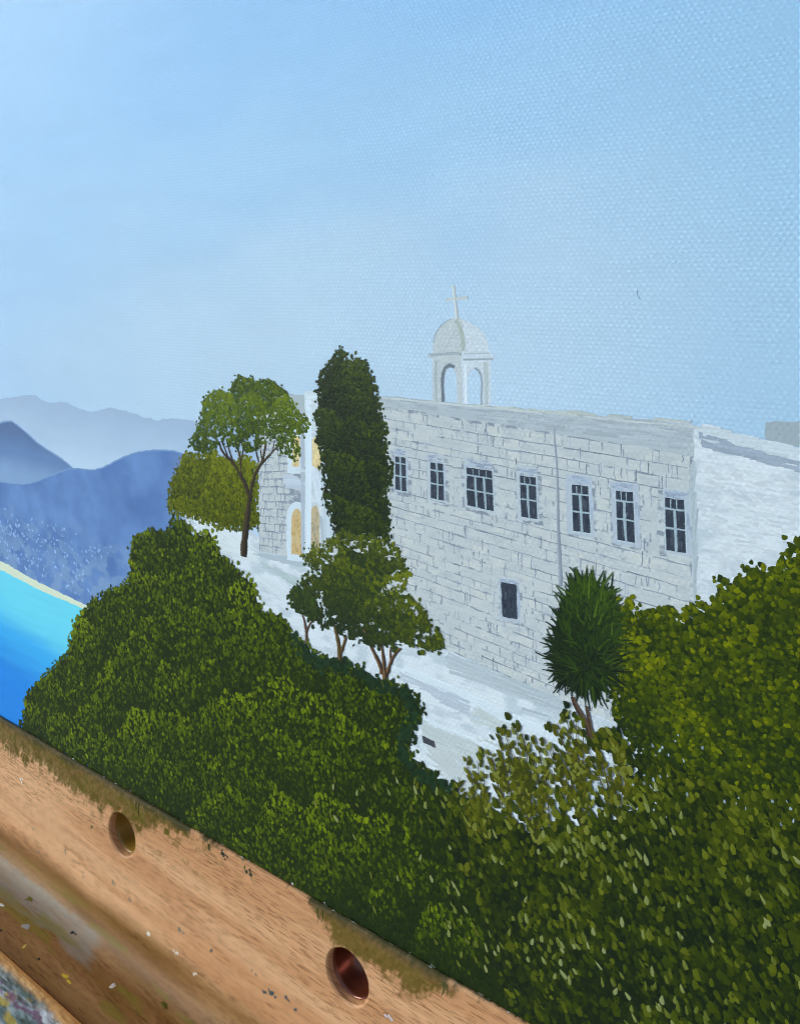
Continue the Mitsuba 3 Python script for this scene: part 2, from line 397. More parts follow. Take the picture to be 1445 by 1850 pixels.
r = np.random.default_rng(11)
town = Paint()
area = Polygon([(-244.15, 54.88), (-218.02, 59.52), (-208.46, 61.04), (-197.88, 59.82), (-186.49, 59.31), (-177.07, 59.77), (-166.9, 58.52), (-166.28, 56.36), (-173.19, 51.92), (-177.07, 47.21), (-175.12, 43.34), (-179.71, 42.3), (-187.87, 42.48), (-197.88, 43.61), (-210.03, 44.91), (-219.66, 46.06), (-244.15, 45.54)])
for x, z in scatter(area, 430, r):
    if r.random() < 0.35 + 0.65 * (z < 56):
        c = lin(*(np.array([132, 164, 208]) + r.uniform(-16, 34)))
        town.dab(x, z, r.uniform(0.35, 0.9), r.uniform(0.4, 1.2), r.normal(0.3, 0.5), c, 0.2, 0.03, r)
town.build('painting__coastal_town', 'thin_paint', label='pale dabs of a town on the slope of the blue coastal hill', kind='stuff')

# ------------------------------------------------------------------ white terrace in front of the monastery
ter = Polygon([(-142.32, 70.35), (-137.22, 70.55), (-127.32, 70.37), (-115.59, 69.45), (-107.76, 69.17), (-90.58, 70.79), (-75.37, 61.65), (-48.7, 57.31), (-37.82, 57.9), (-24.11, 60.45), (-21.87, 44.53), (-66.16, 27.02), (-70.68, 32.15), (-77.78, 36.66), (-82.75, 42.24), (-90.58, 46.21), (-101.79, 48.57), (-115.59, 53.08), (-122.18, 56.3), (-129.07, 62.11), (-136.29, 66.95)])
add('painting__terrace', ply(sheet(rough(ter.exterior.coords[:-1], 0.25, 1.0, 8), 3), 'white_paint'), 'whitewashed terrace and path running below the monastery wall')
tm = Paint()
def band(a, b, w, col, n, seed, lift=0.19, spread=1.0):
    q = np.random.default_rng(seed)
    a, b = np.array(a), np.array(b)
    for _ in range(int(n * 1.8)):
        s = q.uniform(0, 0.8); e = min(1, s + q.uniform(0.1, 0.4))
        off = q.normal(0, w / 3 * spread)
        p0, p1 = a + (b - a) * s + [0, off], a + (b - a) * e + [0, off * 0.8]
        tm.stroke(smooth_line([p0, (p0 + p1) / 2 + q.normal(0, 0.12, 2), p1], 6), q.uniform(0.3, 0.8), q.uniform(0.15, 0.5),
                  lin(*(0.72 * np.array(col) + 0.28 * np.array([208, 217, 224]) + q.uniform(-7, 7))), lift + q.uniform(0, 0.04), 0.03, q)
bl = [(-70.68, 56.06), (-46.34, 53.99)]; band(bl[0], bl[1], 2.6, (176, 190, 198), 70, 1)
bl = [(-101.79, 66.39), (-70.68, 56.85)]; band(bl[0], bl[1], 1.6, (190, 203, 212), 26, 2)
bl = [(-115.59, 63.61), (-101.79, 61.71)]; band(bl[0], bl[1], 1.4, (178, 196, 200), 22, 3)
bl = [(-80.24, 50.41), (-65.06, 49.18)]; band(bl[0], bl[1], 1.2, (186, 198, 214), 26, 4)
bl = [(-74.18, 49.41), (-65.06, 48.21)]; band(bl[0], bl[1], 1.6, (184, 196, 212), 24, 5)
bl = [(-65.06, 48.21), (-53.57, 46.24)]; band(bl[0], bl[1], 2.0, (196, 206, 206), 40, 6)
bl = [(-75.37, 41.51), (-56.59, 40.12)]; band(bl[0], bl[1], 3.6, (194, 203, 204), 90, 7)
bl = [(-74.18, 38.88), (-63.97, 35.57)]; band(bl[0], bl[1], 3.6, (196, 204, 204), 70, 8)
bl = [(-82.75, 51.57), (-40.44, 48.01)]; band(bl[0], bl[1], 1.2, (222, 235, 246), 50, 9)
bl = [(-74.77, 43.71), (-58.13, 43.13)]; band(bl[0], bl[1], 0.8, (224, 236, 246), 30, 10)
bl = [(-136.29, 68.83), (-115.59, 64.78)]; band(bl[0], bl[1], 3.0, (222, 232, 236), 50, 12)
bl = [(-117.21, 60.93), (-90.58, 54.76)]; band(bl[0], bl[1], 2.4, (220, 230, 238), 50, 13)
tm.build('painting__terrace__brush_strokes', 'thin_paint', kind='stuff')
vent = Polygon([(-75.02, 40.66), (-72.41, 40.49), (-72.09, 39.33), (-74.86, 39.46)])
add('painting__terrace__vent', ply(sheet(rough(vent.exterior.coords[:-1], 0.05, 0.5, 9), 6), 'thin_paint', lin(72, 74, 82)), 'small dark slot in the low terrace wall')

# ------------------------------------------------------------------ the monastery
MON = 'painting__monastery'
labels[MON] = {'label': 'long white stone monastery with seven barred windows and a domed bell tower'}
wall_out = [(-84.02, 101.44), (-73, 101.52), (-60.75, 101.4), (-45.87, 101.38), (-40.44, 101.46), (-33.59, 101.7), (-27.8, 101.69), (-27.49, 91.14), (-27.41, 74.88), (-27.41, 59.43), (-46.81, 54.74), (-48.7, 55.33), (-59.7, 56.47), (-70.68, 57.64), (-82.75, 59.03), (-96.06, 59.91), (-97.47, 69.45), (-98.18, 100.53)]
wall = Polygon(wall_out)
add(MON + '__long_wall', ply(sheet(rough(wall.exterior.coords[:-1], 0.05, 1.2, 10), 4), 'joint_paint'), 'long side wall of the monastery under grey mortar lines')

cor = Polygon([(-85.3, 101.65), (-73, 101.72), (-60.75, 101.59), (-45.87, 101.56), (-40.44, 101.63), (-33.59, 101.86), (-27.64, 101.87), (-27.64, 97.15), (-30.33, 97.31), (-35.1, 97.75), (-42.22, 97.97), (-47.75, 98.25), (-58.13, 98.82), (-68.85, 99.22), (-82.62, 99.69), (-85.3, 99.66)])
add(MON + '__cornice', ply(sheet(rough(cor.exterior.coords[:-1], 0.08, 1.2, 11), 7), 'thin_paint', lin(182, 193, 201)), 'grey shaded band under the roof line of the long wall')
cm = Paint()
q = np.random.default_rng(5)
def along(pa, pb, t):
    return np.array(pa) + (np.array(pb) - np.array(pa)) * t
ca, cb = [(-84.79, 100.75), (-27.95, 100.21)]
for _ in range(330):
    t = q.random() ** 0.8
    h = (0.9 + 3.0 * t) * q.uniform(-0.55, 0.55)
    p = along(ca, cb, t) + [0, h]
    l = q.uniform(1.5, 5)
    col = np.array([178, 189, 198]) + q.uniform(-11, 11) + (np.array([14, 12, 2]) if h > 0.5 + 1.3 * t else 0)
    x1 = min(p[0] + l, -28.0)
    cm.stroke(smooth_line([p, [(p[0] + x1) / 2, p[1] + q.normal(0, 0.1)], [x1, p[1]]], 5), q.uniform(0.25, 0.7), q.uniform(0.15, 0.5), lin(*col), 0.40 + q.uniform(0, 0.03), 0.02, q)
ra, rb = [(-84.79, 101.59), (-27.8, 101.78)]
for _ in range(60):
    t = q.random()
    p = along(ra, rb, t) - [0, 0.2]
    cm.stroke(smooth_line([p, p + [q.uniform(1.5, 4) * (1 if p[0] < -33 else 0.4), q.normal(0, 0.03) - 0.05]], 4), 0.4, 0.3, lin(200, 209, 211) * q.uniform(0.96, 1.04), 0.43, 0.02, q)
cm.build(MON + '__cornice_strokes', 'thin_paint', kind='stuff')

# windows: corner points tl, tr, br, bl
WIN = [[(-80.97, 90.75), (-78.56, 90.73), (-78.35, 84.55), (-80.88, 84.53)], [(-73.28, 90.59), (-70.52, 90.59), (-70.33, 84.09), (-73.14, 84.1)],
       [(-65.83, 90.65), (-60.86, 90.67), (-60.51, 83.81), (-65.64, 84.04)], [(-55.64, 90.65), (-52.73, 90.68), (-52.45, 83.83), (-55.38, 83.75)],
       [(-46.55, 90.4), (-43.73, 90.55), (-43.39, 83.12), (-46.26, 83)], [(-39.35, 90.52), (-36.59, 90.64), (-36.35, 82.87), (-39.07, 82.9)],
       [(-31.87, 90.56), (-28.99, 90.63), (-28.78, 82.79), (-31.65, 82.68)], [(-59.12, 72.04), (-56.27, 72.14), (-56.04, 66.35), (-58.89, 66.23)]]
HOLES = [Polygon(w).buffer(1.0, join_style=2) for w in WIN]

# stone blocks, course by course
rb_ = np.random.default_rng(21)
PIPE_X = -49.2
def course_z(x, t):
    top = 99.25 - (x + 82.6) * 0.034
    bot = 57.85 - (x + 70.7) * 0.115
    return top + (bot - top) * t
blocks = []
N = 25
ts = np.cumsum(np.r_[0, rb_.uniform(0.8, 1.25, N)]); ts /= ts[-1]
for k in range(N):
    x = -97.0 + rb_.uniform(0, 2.5)
    while x < -28.4:
        w = rb_.uniform(1.9, 4.6)
        x2 = min(x + w, -28.2)
        if -28.2 - x2 < 1.2:
            x2 = -28.2
        g = lambda: rb_.uniform(0.10, 0.24) if rb_.random() < 0.8 else 0.03
        gl, gr, gt, gb = g(), g() * 0.4, g() * 0.8, g() * 0.4
        jj = lambda: rb_.normal(0, 0.07)
        pts = [(x + gl + jj(), course_z(x, ts[k]) - gt + jj()), ((x + x2) / 2, course_z((x + x2) / 2, ts[k]) - gt + jj()), (x2 - gr + jj(), course_z(x2, ts[k]) - gt + jj()),
               (x2 - gr + jj(), course_z(x2, ts[k + 1]) + gb + jj()), ((x + x2) / 2, course_z((x + x2) / 2, ts[k + 1]) + gb + jj()), (x + gl + jj(), course_z(x, ts[k + 1]) + gb + jj())]
        p = Polygon(pts).buffer(0)
        for h in HOLES:
            p = p.difference(h)
        p = max(polys(p), key=lambda a: a.area, default=None)
        if p is not None and p.area > 0.5:
            blocks.append((p, rb_.integers(0, 3)))
        x = x2

# the gabled front at the left, seen in its own shade
front = Polygon([(-115.85, 97.89), (-111.59, 99.29), (-107.21, 100.15), (-102.9, 100.44), (-102.9, 82.98), (-102.9, 68), (-108.08, 66.94), (-115.74, 66.24), (-115.92, 82.73)])
add(MON + '__front_wall', ply(sheet(rough(front.exterior.coords[:-1], 0.06, 1.2, 12), 4), 'joint_paint'), 'short shaded front wall of the monastery behind the round tree')
lit = Polygon([(-102.97, 100.43), (-98.37, 101.09), (-96.76, 100.72), (-95.49, 84.02), (-94.23, 72.89), (-94.54, 69.39), (-102.97, 67.1)])
add(MON + '__porch_wall', ply(sheet(rough(lit.exterior.coords[:-1], 0.06, 1.2, 13), 5), 'white_paint'), 'bright white wall with arches beside the cypress')
fa, fb = [(-115.85, 66.22), (-107.9, 66.98)]
ft = [(-115.85, 95.49), (-107.9, 97.26)]
nf = 19
for k in range(nf):
    x = fa[0] + 0.1 - rb_.uniform(0, 1.6)
    while x < fb[0]:
        x2 = min(x + rb_.uniform(1.7, 3.4), fb[0] + 0.4)
        def fz(xx, t):
            s = (xx - fa[0]) / (fb[0] - fa[0])
            return (fa[1] + (fb[1] - fa[1]) * s) * t + (ft[0][1] + (ft[1][1] - ft[0][1]) * s) * (1 - t)
        g = lambda: rb_.uniform(0.14, 0.3) if rb_.random() < 0.75 else 0.03
        gl, gt = g(), g()
        xa = max(x, fa[0])
        if x2 - xa > 0.6:
            p = Polygon([(xa + gl, fz(xa, k / nf) - gt), (x2, fz(x2, k / nf) - gt), (x2, fz(x2, (k + 1) / nf)), (xa + gl, fz(xa, (k + 1) / nf))]).buffer(0)
            blocks.append((p, rb_.integers(0, 3)))
        x = x2

order = sorted(range(len(blocks)), key=lambda i: -blocks[i][0].area * (1 + (blocks[i][0].centroid.x + 100) * 0.02))
for i in order[:300]:
    p, b = blocks[i]
    add(MON + '__stone_block', ply(sheet(rough(p.exterior.coords[:-1], 0.03, 1.2, i), 5, 0.05), STONE[b]))
rest = [sheet(blocks[i][0], 5, 0.05) for i in order[300:]]
if rest:
    add(MON + '__small_stone_blocks', ply(trimesh.util.concatenate(rest), STONE[0]), kind='stuff')

# pencil-thin mortar strokes drawn over the blocks
ml = Paint()
q = np.random.default_rng(31)
for k in range(1, N):
    x = -95.0
    while x < -29:
        l = q.uniform(4, 14)
        x2 = min(x + l, -28.6)
        mid_ = Point((x + x2) / 2, course_z((x + x2) / 2, ts[k]))
        if q.random() < 0.88 and not any(h.contains(mid_) for h in HOLES):
            pp = [(a, course_z(a, ts[k]) + q.normal(0, 0.06)) for a in np.linspace(x, x2, 5)]
            ml.stroke(pp, q.uniform(0.09, 0.2), q.uniform(0.05, 0.14), lin(*(np.array([130, 141, 155]) + q.uniform(-16, 34))), 0.33, 0.015, q)
        x = x2 + q.uniform(0, 1.2)
for k in range(N):
    for _ in range(20):
        x = q.uniform(-88, -29)
        z0, z1 = course_z(x, ts[k]), course_z(x, ts[k + 1])
        if any(h.contains(Point(x, (z0 + z1) / 2)) for h in HOLES) or q.random() < 0.25:
            continue
        ml.stroke([(x, z0 + q.uniform(-0.3, 0.5)), (x + q.normal(0, 0.08), (z0 + z1) / 2), (x + q.normal(0.05, 0.1), z1 + q.uniform(-0.2, 0.7))],
                  q.uniform(0.1, 0.22), q.uniform(0.05, 0.14), lin(*(np.array([124, 136, 154]) + q.uniform(-18, 44))), 0.34, 0.015, q)
for k in range(1, nf):
    for _ in range(5):
        x = q.uniform(fa[0] + 0.3, fb[0] - 0.3)
        z0, z1 = fz(x, k / nf), fz(x, (k + 1) / nf)
        ml.stroke([(x, z0), (x + q.normal(0.05, 0.1), z1)], 0.22, 0.08, lin(126, 138, 158), 0.34, 0.015, q)
        ml.stroke([(x, z0), (x + q.uniform(1, 3.0), z0 - 0.1)], 0.16, 0.08, lin(140, 152, 170), 0.34, 0.015, q)
ml.build(MON + '__mortar_lines', 'thin_paint', kind='stuff')

def lerp2(w, s, t):
    tl, tr, br, bl_ = (np.array(p) for p in w)
    return (tl * (1 - s) + tr * s) * (1 - t) + (bl_ * (1 - s) + br * s) * t

SUR = [(0.10, 0.24, 0.14, 0.06), (0.28, 0.27, 0.08, 0.06), (0.10, 0.24, 0.03, 0.05), (0.22, 0.24, 0.08, 0.08),
       (0.36, 0.22, 0.2, 0.08), (0.28, 0.18, 0.32, 0.08), (0.08, 0.16, 0.36, 0.05), (0.12, 0.10, 0.16, 0.10)]
for i, w in enumerate(WIN):
    a, b, c_, d_ = SUR[i]
    sp = [lerp2(w, -a, -b), lerp2(w, 1 + c_, -b), lerp2(w, 1 + c_, 1 + d_), lerp2(w, -a, 1 + d_)]
    surround = Polygon(sp).buffer(0)
    lab = 'dark basement window low in the long wall, without bars' if i == 7 else None
    add(MON + '__window_surround', ply(sheet(rough(sp, 0.07, 0.7, 50 + i), 7.2), 'thin_paint', lin(*((184, 196, 209) if i > 3 else (190, 200, 208)))))
    add(MON + '__window', ply(sheet(rough(w, 0.05, 0.7, 60 + i), 9), 'thin_paint', lin(58, 66, 80)), label=lab)
    q = np.random.default_rng(90 + i)
    wp = Paint()
    # darker and paler rubbing of the glass
    for _ in range(16):
        s, t = q.uniform(0.12, 0.88), q.uniform(0.1, 0.8)
        wp.stroke([lerp2(w, s, t), lerp2(w, s + q.normal(0, 0.02), min(0.96, t + q.uniform(0.1, 0.3)))], 0.5, 0.3,
                  lin(*(np.array([60, 68, 82]) + q.uniform(-20, 22))), 0.485, 0.02, q)
    if i < 7:
        bars = [(0.02, 0.2, 1.0, 0.2), (0.0, 0.575, 1.02, 0.575)]
        for s in ([0.34, 0.68] if i == 2 else [0.48]):
            bars.append((s, 0.0 if i < 2 else 0.2, s + 0.03, 1.02))
        if i >= 2:
            for s in (0.25, 0.5, 0.78) if i == 2 else (0.3, 0.6):
                bars.append((s, 0.02, s, 0.19))
        for s0, t0, s1, t1 in bars:
            p0, p1 = lerp2(w, s0, t0), lerp2(w, s1, t1)
            wd = (0.42 if t1 > 0.5 and s1 - s0 < 0.2 else 0.28) * (1.1 if i > 3 else 1.0)
            if t1 < 0.19 + 0.01: wd *= 0.6
            wp.stroke(smooth_line([p0, (p0 + p1) / 2 + q.normal(0, 0.06, 2), p1], 7), wd, wd * 0.8, lin(164, 184, 196), 0.53, 0.05, q)
        # outer lining strokes
        for s0, t0, s1, t1 in ((-0.03, -0.02, -0.03, 1.02), (1.03, -0.02, 1.04, 1.03), (-0.02, 1.02, 1.03, 1.02)):
            wp.stroke([lerp2(w, s0, t0), lerp2(w, (s0 + s1) / 2, (t0 + t1) / 2), lerp2(w, s1, t1)], 0.24, 0.2, lin(188, 202, 214), 0.53, 0.03, q)
    # soft blue shade on the reveal
    for _ in range(14):
        t = q.uniform(-b * 0.9, -0.02); s = q.uniform(-a * 0.8, 0.8)
        wp.stroke([lerp2(w, s, t), lerp2(w, s + q.uniform(0.2, 0.4), t)], 0.4, 0.25, lin(*(np.array([164, 178, 198]) + q.uniform(-14, 18))), 0.40, 0.02, q)
    for _ in range(12):
        s = 1 + q.uniform(0.02, c_ * 0.95); t = q.uniform(0, 0.7)
        wp.stroke([lerp2(w, s, t), lerp2(w, s, t + 0.25)], 0.4, 0.25, lin(*(np.array([170, 184, 202]) + q.uniform(-14, 18))), 0.40, 0.02, q)
    wp.build(MON + '__window_frame', 'thin_paint')

# drainpipe
dpp = Paint()
pp = smooth_line([(-49.49, 99.22), (-49.45, 97.42), (-49.19, 95.05), (-48.98, 91.89), (-48.85, 87.12), (-48.77, 82.35), (-48.56, 78.41), (-48.39, 73.67)], 20)
dpp.stroke(pp, 0.25, 0.75, lin(156, 165, 178), 0.45, 0.10, np.random.default_rng(3), col2=lin(140, 150, 165))
dpp.build(MON + '__drainpipe', label='thin grey drainpipe down the long wall')

# front arches and yellow openings
ARCH = [[(-106.7, 67.52), (-106.7, 74.72), (-106.29, 76.2), (-105.5, 77.03), (-104.82, 77.13), (-104.15, 76.55), (-103.91, 74.68), (-103.77, 67.83)],
        [(-101.8, 67.96), (-101.64, 76.59), (-101.14, 77.93), (-100.48, 78.54), (-99.67, 78.42), (-99.28, 77.23), (-99.08, 68.5)],
        [(-106.49, 85.43), (-106.29, 91.62), (-105.33, 91.98), (-104.31, 91.7), (-104.58, 85.55)],
        [(-101.14, 85.49), (-101.14, 91.55), (-100.48, 92.25), (-98.85, 92.55), (-98.63, 85.73)]]
for i, a in enumerate(ARCH):
    P_ = Polygon(a)
    if i in (0, 2):
        add(MON + '__arch_surround', ply(sheet(rough(list(P_.buffer(1.3, join_style=2).exterior.coords[:-1]), 0.08, 0.8, 70 + i), 7), 'thin_paint', lin(214, 228, 240)))
    add(MON + '__arched_opening', ply(sheet(rough(a, 0.06, 0.8, 80 + i), 9), 'thin_paint', lin(*((208, 186, 140) if i == 0 else (196, 180, 146) if i == 1 else (222, 204, 156)))))
fm = Paint()
q = np.random.default_rng(41)
for i, a in enumerate(ARCH):
    P_ = Polygon(a)
    for x, z in scatter(P_.buffer(-0.25), 60, q):
        fm.dab(x, z, 0.4, q.uniform(0.5, 1.2), 0, lin(*(np.array([[204, 172, 118], [176, 166, 140], [222, 202, 150], [226, 206, 156]][i]) + q.uniform(-20, 20))), 0.48, 0.02, q)
def vs(pts, w, col, n=6, base=0.5):
    for _ in range(n):
        p = np.array(pts) + q.normal(0, w * 0.3, 2)
        fm.stroke(smooth_line(p, 8), w * q.uniform(0.3, 0.6), w * q.uniform(0.2, 0.5), lin(*(np.array(col) + q.uniform(-8, 8))), base + q.uniform(0, 0.03), 0.02, q)
for pts, w, col in (([(-103.64, 92.54), (-103.57, 82.88), (-103.47, 68.15)], 1.0, (180, 192, 206)), ([(-102.3, 100.03), (-102.14, 85.61), (-102.3, 68.88)], 1.2, (220, 234, 246)),
                    ([(-98.37, 84.61), (-97.08, 78.83), (-96.76, 72.43)], 1.8, (204, 218, 230)), ([(-100.65, 84.8), (-99.99, 82.63), (-99.01, 79.52)], 1.8, (218, 230, 242)),
                    ([(-98.69, 76.07), (-98.37, 73.63), (-98.04, 70.2)], 1.2, (186, 198, 208)), ([(-107.73, 96.24), (-106.35, 96.36), (-103.3, 96.64)], 2.0, (186, 198, 208)),
                    ([(-108.08, 82.25), (-106.01, 82.54), (-103.98, 82.57)], 2.2, (196, 208, 222)), ([(-107.39, 84.66), (-103.98, 84.99), (-103.3, 84.95)], 0.8, (214, 226, 238))):
    vs(pts, w, col, 9)
fcor = Polygon([(-107.56, 100.12), (-102.9, 100.39), (-102.9, 96.98), (-104.65, 96.62), (-106.7, 98.39)])
add(MON + '__front_cornice', ply(sheet(rough(fcor.exterior.coords[:-1], 0.1, 0.8, 14), 7), 'thin_paint', lin(176, 190, 196)), 'grey cornice of the front wall')
vs([(-102.8, 100.24), (-100.65, 100.54), (-99.01, 100.54)], 1.2, (216, 228, 238), 12)
vs([(-102.64, 97.72), (-100.98, 96.86), (-99.99, 95.44)], 2.0, (210, 224, 234), 12)
fm.build(MON + '__front_strokes', 'thin_paint', kind='stuff')
step = Polygon([(-118.13, 65.51), (-108.08, 66.94), (-102.97, 67.02), (-101.64, 65.72), (-104.65, 65.11), (-110.17, 65.28), (-115.19, 65.08)])
add(MON + '__step', ply(sheet(rough(step.exterior.coords[:-1], 0.1, 0.8, 15), 5), 'thin_paint', lin(180, 194, 204)), 'grey step below the front wall')

# right wing
wing = Polygon([(-27.8, 101.53), (-22.61, 100.71), (-13.74, 99.17), (-6.26, 98.04), (-6.26, 63.81), (-27.33, 57.01), (-27.41, 83.02)])
add(MON + '__side_wall', ply(sheet(rough(wing.exterior.coords[:-1], 0.06, 1.2, 16), 5), 'white_paint'), 'plain white end wall of the monastery at the right')
wm = Paint()
q = np.random.default_rng(51)
wa, wb = [(-27.02, 99.82), (-10.09, 97.08)]
for _ in range(90):
    t = q.uniform(0, 0.9)
    p = along(wa, wb, t) + [0, q.uniform(-0.9, 1.2)]
    wm.stroke(smooth_line([p, p + [q.uniform(1.5, 4), -0.25]], 4), q.uniform(0.4, 0.8), 0.4, lin(*(np.array([160, 173, 190]) + q.uniform(-5, 9))), 0.42 + q.uniform(0, 0.03), 0.02, q)
wa, wb = [(-27.33, 101.58), (-10.09, 98.57)]
for _ in range(70):
    t = q.uniform(0, 0.9)
    p = along(wa, wb, t) + [0, q.uniform(-0.9, 0.5)]
    wm.stroke(smooth_line([p, p + [q.uniform(1.5, 4), -0.2]], 4), q.uniform(0.4, 0.8), 0.4, lin(*(np.array([206, 217, 226]) + q.uniform(-5, 6))), 0.44 + q.uniform(0, 0.03), 0.02, q)
wpoly = Polygon([(-27.02, 96.9), (-13.74, 95.53), (-13.74, 78.08), (-26.79, 75.03)])
for x, z in scatter(wpoly, 420, q):
    wm.dab(x, z, q.uniform(0.6, 2.2), q.uniform(0.3, 0.7), q.normal(-0.05, 0.15), lin(*(np.array([210, 219, 227]) + q.uniform(-8, 8))), 0.32, 0.03, q)
ea, eb = [(-27.64, 96.82), (-27.17, 74.94)]
for _ in range(40):
    t = q.uniform(0, 0.85)
    p = along(ea, eb, t)
    wm.stroke([p + [q.normal(-0.2, 0.25), 0], p + [q.normal(-0.2, 0.2), -4]], 0.4, 0.3, lin(*(np.array([176, 190, 198]) + q.uniform(-12, 14))), 0.42, 0.02, q)
wm.build(MON + '__side_wall_strokes', 'thin_paint', kind='stuff')
rbx = Polygon([(-18.11, 103.14), (-16.84, 103.49), (-10.09, 104.07), (-10.09, 99.02), (-13.74, 100.15), (-18.11, 100.81)])
add(MON + '__roof_box', ply(sheet(rough(rbx.exterior.coords[:-1], 0.07, 0.8, 17), 5.5), 'thin_paint', lin(164, 178, 188)), 'low grey block on the roof at the right picture edge')

# bell tower
BT = [(-72.75, 101.03), (-72.75, 109.25), (-73.37, 109.44), (-73.67, 109.73), (-73.74, 110.04), (-72.81, 110.27), (-72.7, 111.46), (-72.58, 112.17), (-72.26, 113.3), (-71.77, 114.29), (-71.12, 115.15), (-70.31, 115.84), (-69.5, 116.33), (-68.79, 116.62), (-67.28, 116.79), (-66.34, 116.38), (-65.72, 116.14), (-64.79, 115.76), (-64.03, 115.35), (-63.26, 114.89), (-62.66, 114.42), (-62.21, 113.93), (-61.9, 113.4), (-61.69, 112.61), (-61.57, 111.67), (-61.31, 111.04), (-60.86, 110.64), (-60.26, 110.07), (-60.59, 109.75), (-61.08, 109.56), (-61.01, 107.43), (-60.98, 101.3), (-66.5, 100.94), (-68.55, 101.18)]
tower = Polygon(BT).buffer(0)
o1 = Polygon([(-70.23, 101.31), (-70.34, 104.63), (-70.28, 106.3), (-69.82, 107.37), (-69.18, 107.82), (-68.55, 107.79), (-68.07, 107.13), (-67.85, 105.91), (-67.72, 101.8)])
o2 = Polygon([(-65.54, 101.44), (-65.6, 104.97), (-65.47, 106.61), (-64.95, 107.59), (-64.33, 107.97), (-63.72, 107.73), (-63.19, 107.03), (-62.96, 106.1), (-62.99, 101.39)])
lf = Polygon([(-76.08, 119.84), (-66.5, 119.92), (-66.5, 111.05), (-66.97, 109.25), (-66.66, 106.26), (-66.5, 98.08), (-76.08, 97.12)])
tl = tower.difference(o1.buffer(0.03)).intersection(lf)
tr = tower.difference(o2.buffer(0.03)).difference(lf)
BTK = MON + '__bell_tower'
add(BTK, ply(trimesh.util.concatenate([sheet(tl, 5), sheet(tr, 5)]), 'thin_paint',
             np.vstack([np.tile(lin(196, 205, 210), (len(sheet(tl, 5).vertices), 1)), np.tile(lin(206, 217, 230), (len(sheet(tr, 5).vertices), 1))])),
    'domed bell tower with two open arches, shaded on its left half')
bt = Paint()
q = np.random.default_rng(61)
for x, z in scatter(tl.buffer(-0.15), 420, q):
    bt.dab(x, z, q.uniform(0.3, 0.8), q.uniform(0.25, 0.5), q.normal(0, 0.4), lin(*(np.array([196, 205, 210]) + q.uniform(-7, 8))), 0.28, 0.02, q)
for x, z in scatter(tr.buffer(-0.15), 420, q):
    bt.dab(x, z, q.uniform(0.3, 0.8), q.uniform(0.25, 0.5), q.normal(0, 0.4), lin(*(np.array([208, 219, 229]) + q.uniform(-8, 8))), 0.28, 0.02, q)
def bs(pts, w, col, n=3):
    for _ in range(n):
        p = np.array(pts) + q.normal(0, 0.05, 2)
        bt.stroke(smooth_line(p, 9), w * q.uniform(0.6, 1), w * q.uniform(0.5, 0.9), lin(*(np.array(col) + q.uniform(-10, 10))), 0.32 + q.uniform(0, 0.02), 0.02, q)
bs([(-70.63, 101.28), (-70.71, 104.6), (-70.6, 106.56), (-70.07, 107.84), (-69.18, 108.3), (-68.23, 108.01)], 0.75, (122, 132, 146), 4)
bs([(-64.26, 108.04), (-63.49, 107.68), (-63.04, 106.9), (-62.81, 105.17), (-62.81, 101.67)], 0.35, (146, 160, 172), 3)
bs([(-66.5, 109.38), (-63.87, 109.57), (-60.56, 109.83)], 0.28, (158, 174, 182), 2)
bs([(-66.34, 110.51), (-64.03, 110.69), (-61.31, 110.82)], 0.22, (176, 190, 200), 2)
bs([(-73.66, 109.95), (-72.75, 109.92), (-70.79, 110.16), (-66.97, 110.34)], 0.5, (160, 174, 182), 3)
bs([(-62.13, 109.24), (-61.98, 106.57), (-62.05, 101.87)], 0.9, (190, 202, 206), 4)
bs([(-66.03, 109.02), (-66.03, 105.62), (-65.95, 101.67)], 0.5, (222, 234, 246), 4)
bs([(-72.09, 108.98), (-72.17, 105.9), (-72.01, 101.16)], 0.6, (178, 192, 196), 4)
bs([(-67.91, 116.34), (-67.28, 115.26), (-66.66, 113.36), (-66.5, 111.05)], 0.9, (176, 188, 184), 5)
bs([(-72.58, 112.17), (-71.77, 114.29), (-70.31, 115.8), (-68.79, 116.59)], 0.25, (158, 174, 180), 2)
bt.build(MON + '__bell_tower_strokes', 'thin_paint', kind='stuff')
cr = Paint()
cr.stroke(smooth_line([(-68.48, 122.59), (-68.26, 121.14), (-68.04, 119.49), (-67.85, 117.99), (-67.72, 116.62)], 9), 0.6, 0.8, lin(212, 219, 220), 0.30, 0.16, q, col2=lin(182, 192, 198))
cr.stroke(smooth_line([(-70.07, 120.03), (-69.03, 120.01), (-67.91, 120.16), (-66.66, 120.25), (-65.6, 120.42)], 9), 0.52, 0.55, lin(212, 219, 220), 0.33, 0.16, q, col2=lin(182, 192, 198))
cr.build(MON + '__cross', label='slim pale cross on top of the bell tower dome')

# ------------------------------------------------------------------ painted trees and bushes
def on_frame(p):
    return (p[:, 0] > 20) | (p[:, 0] < -280)


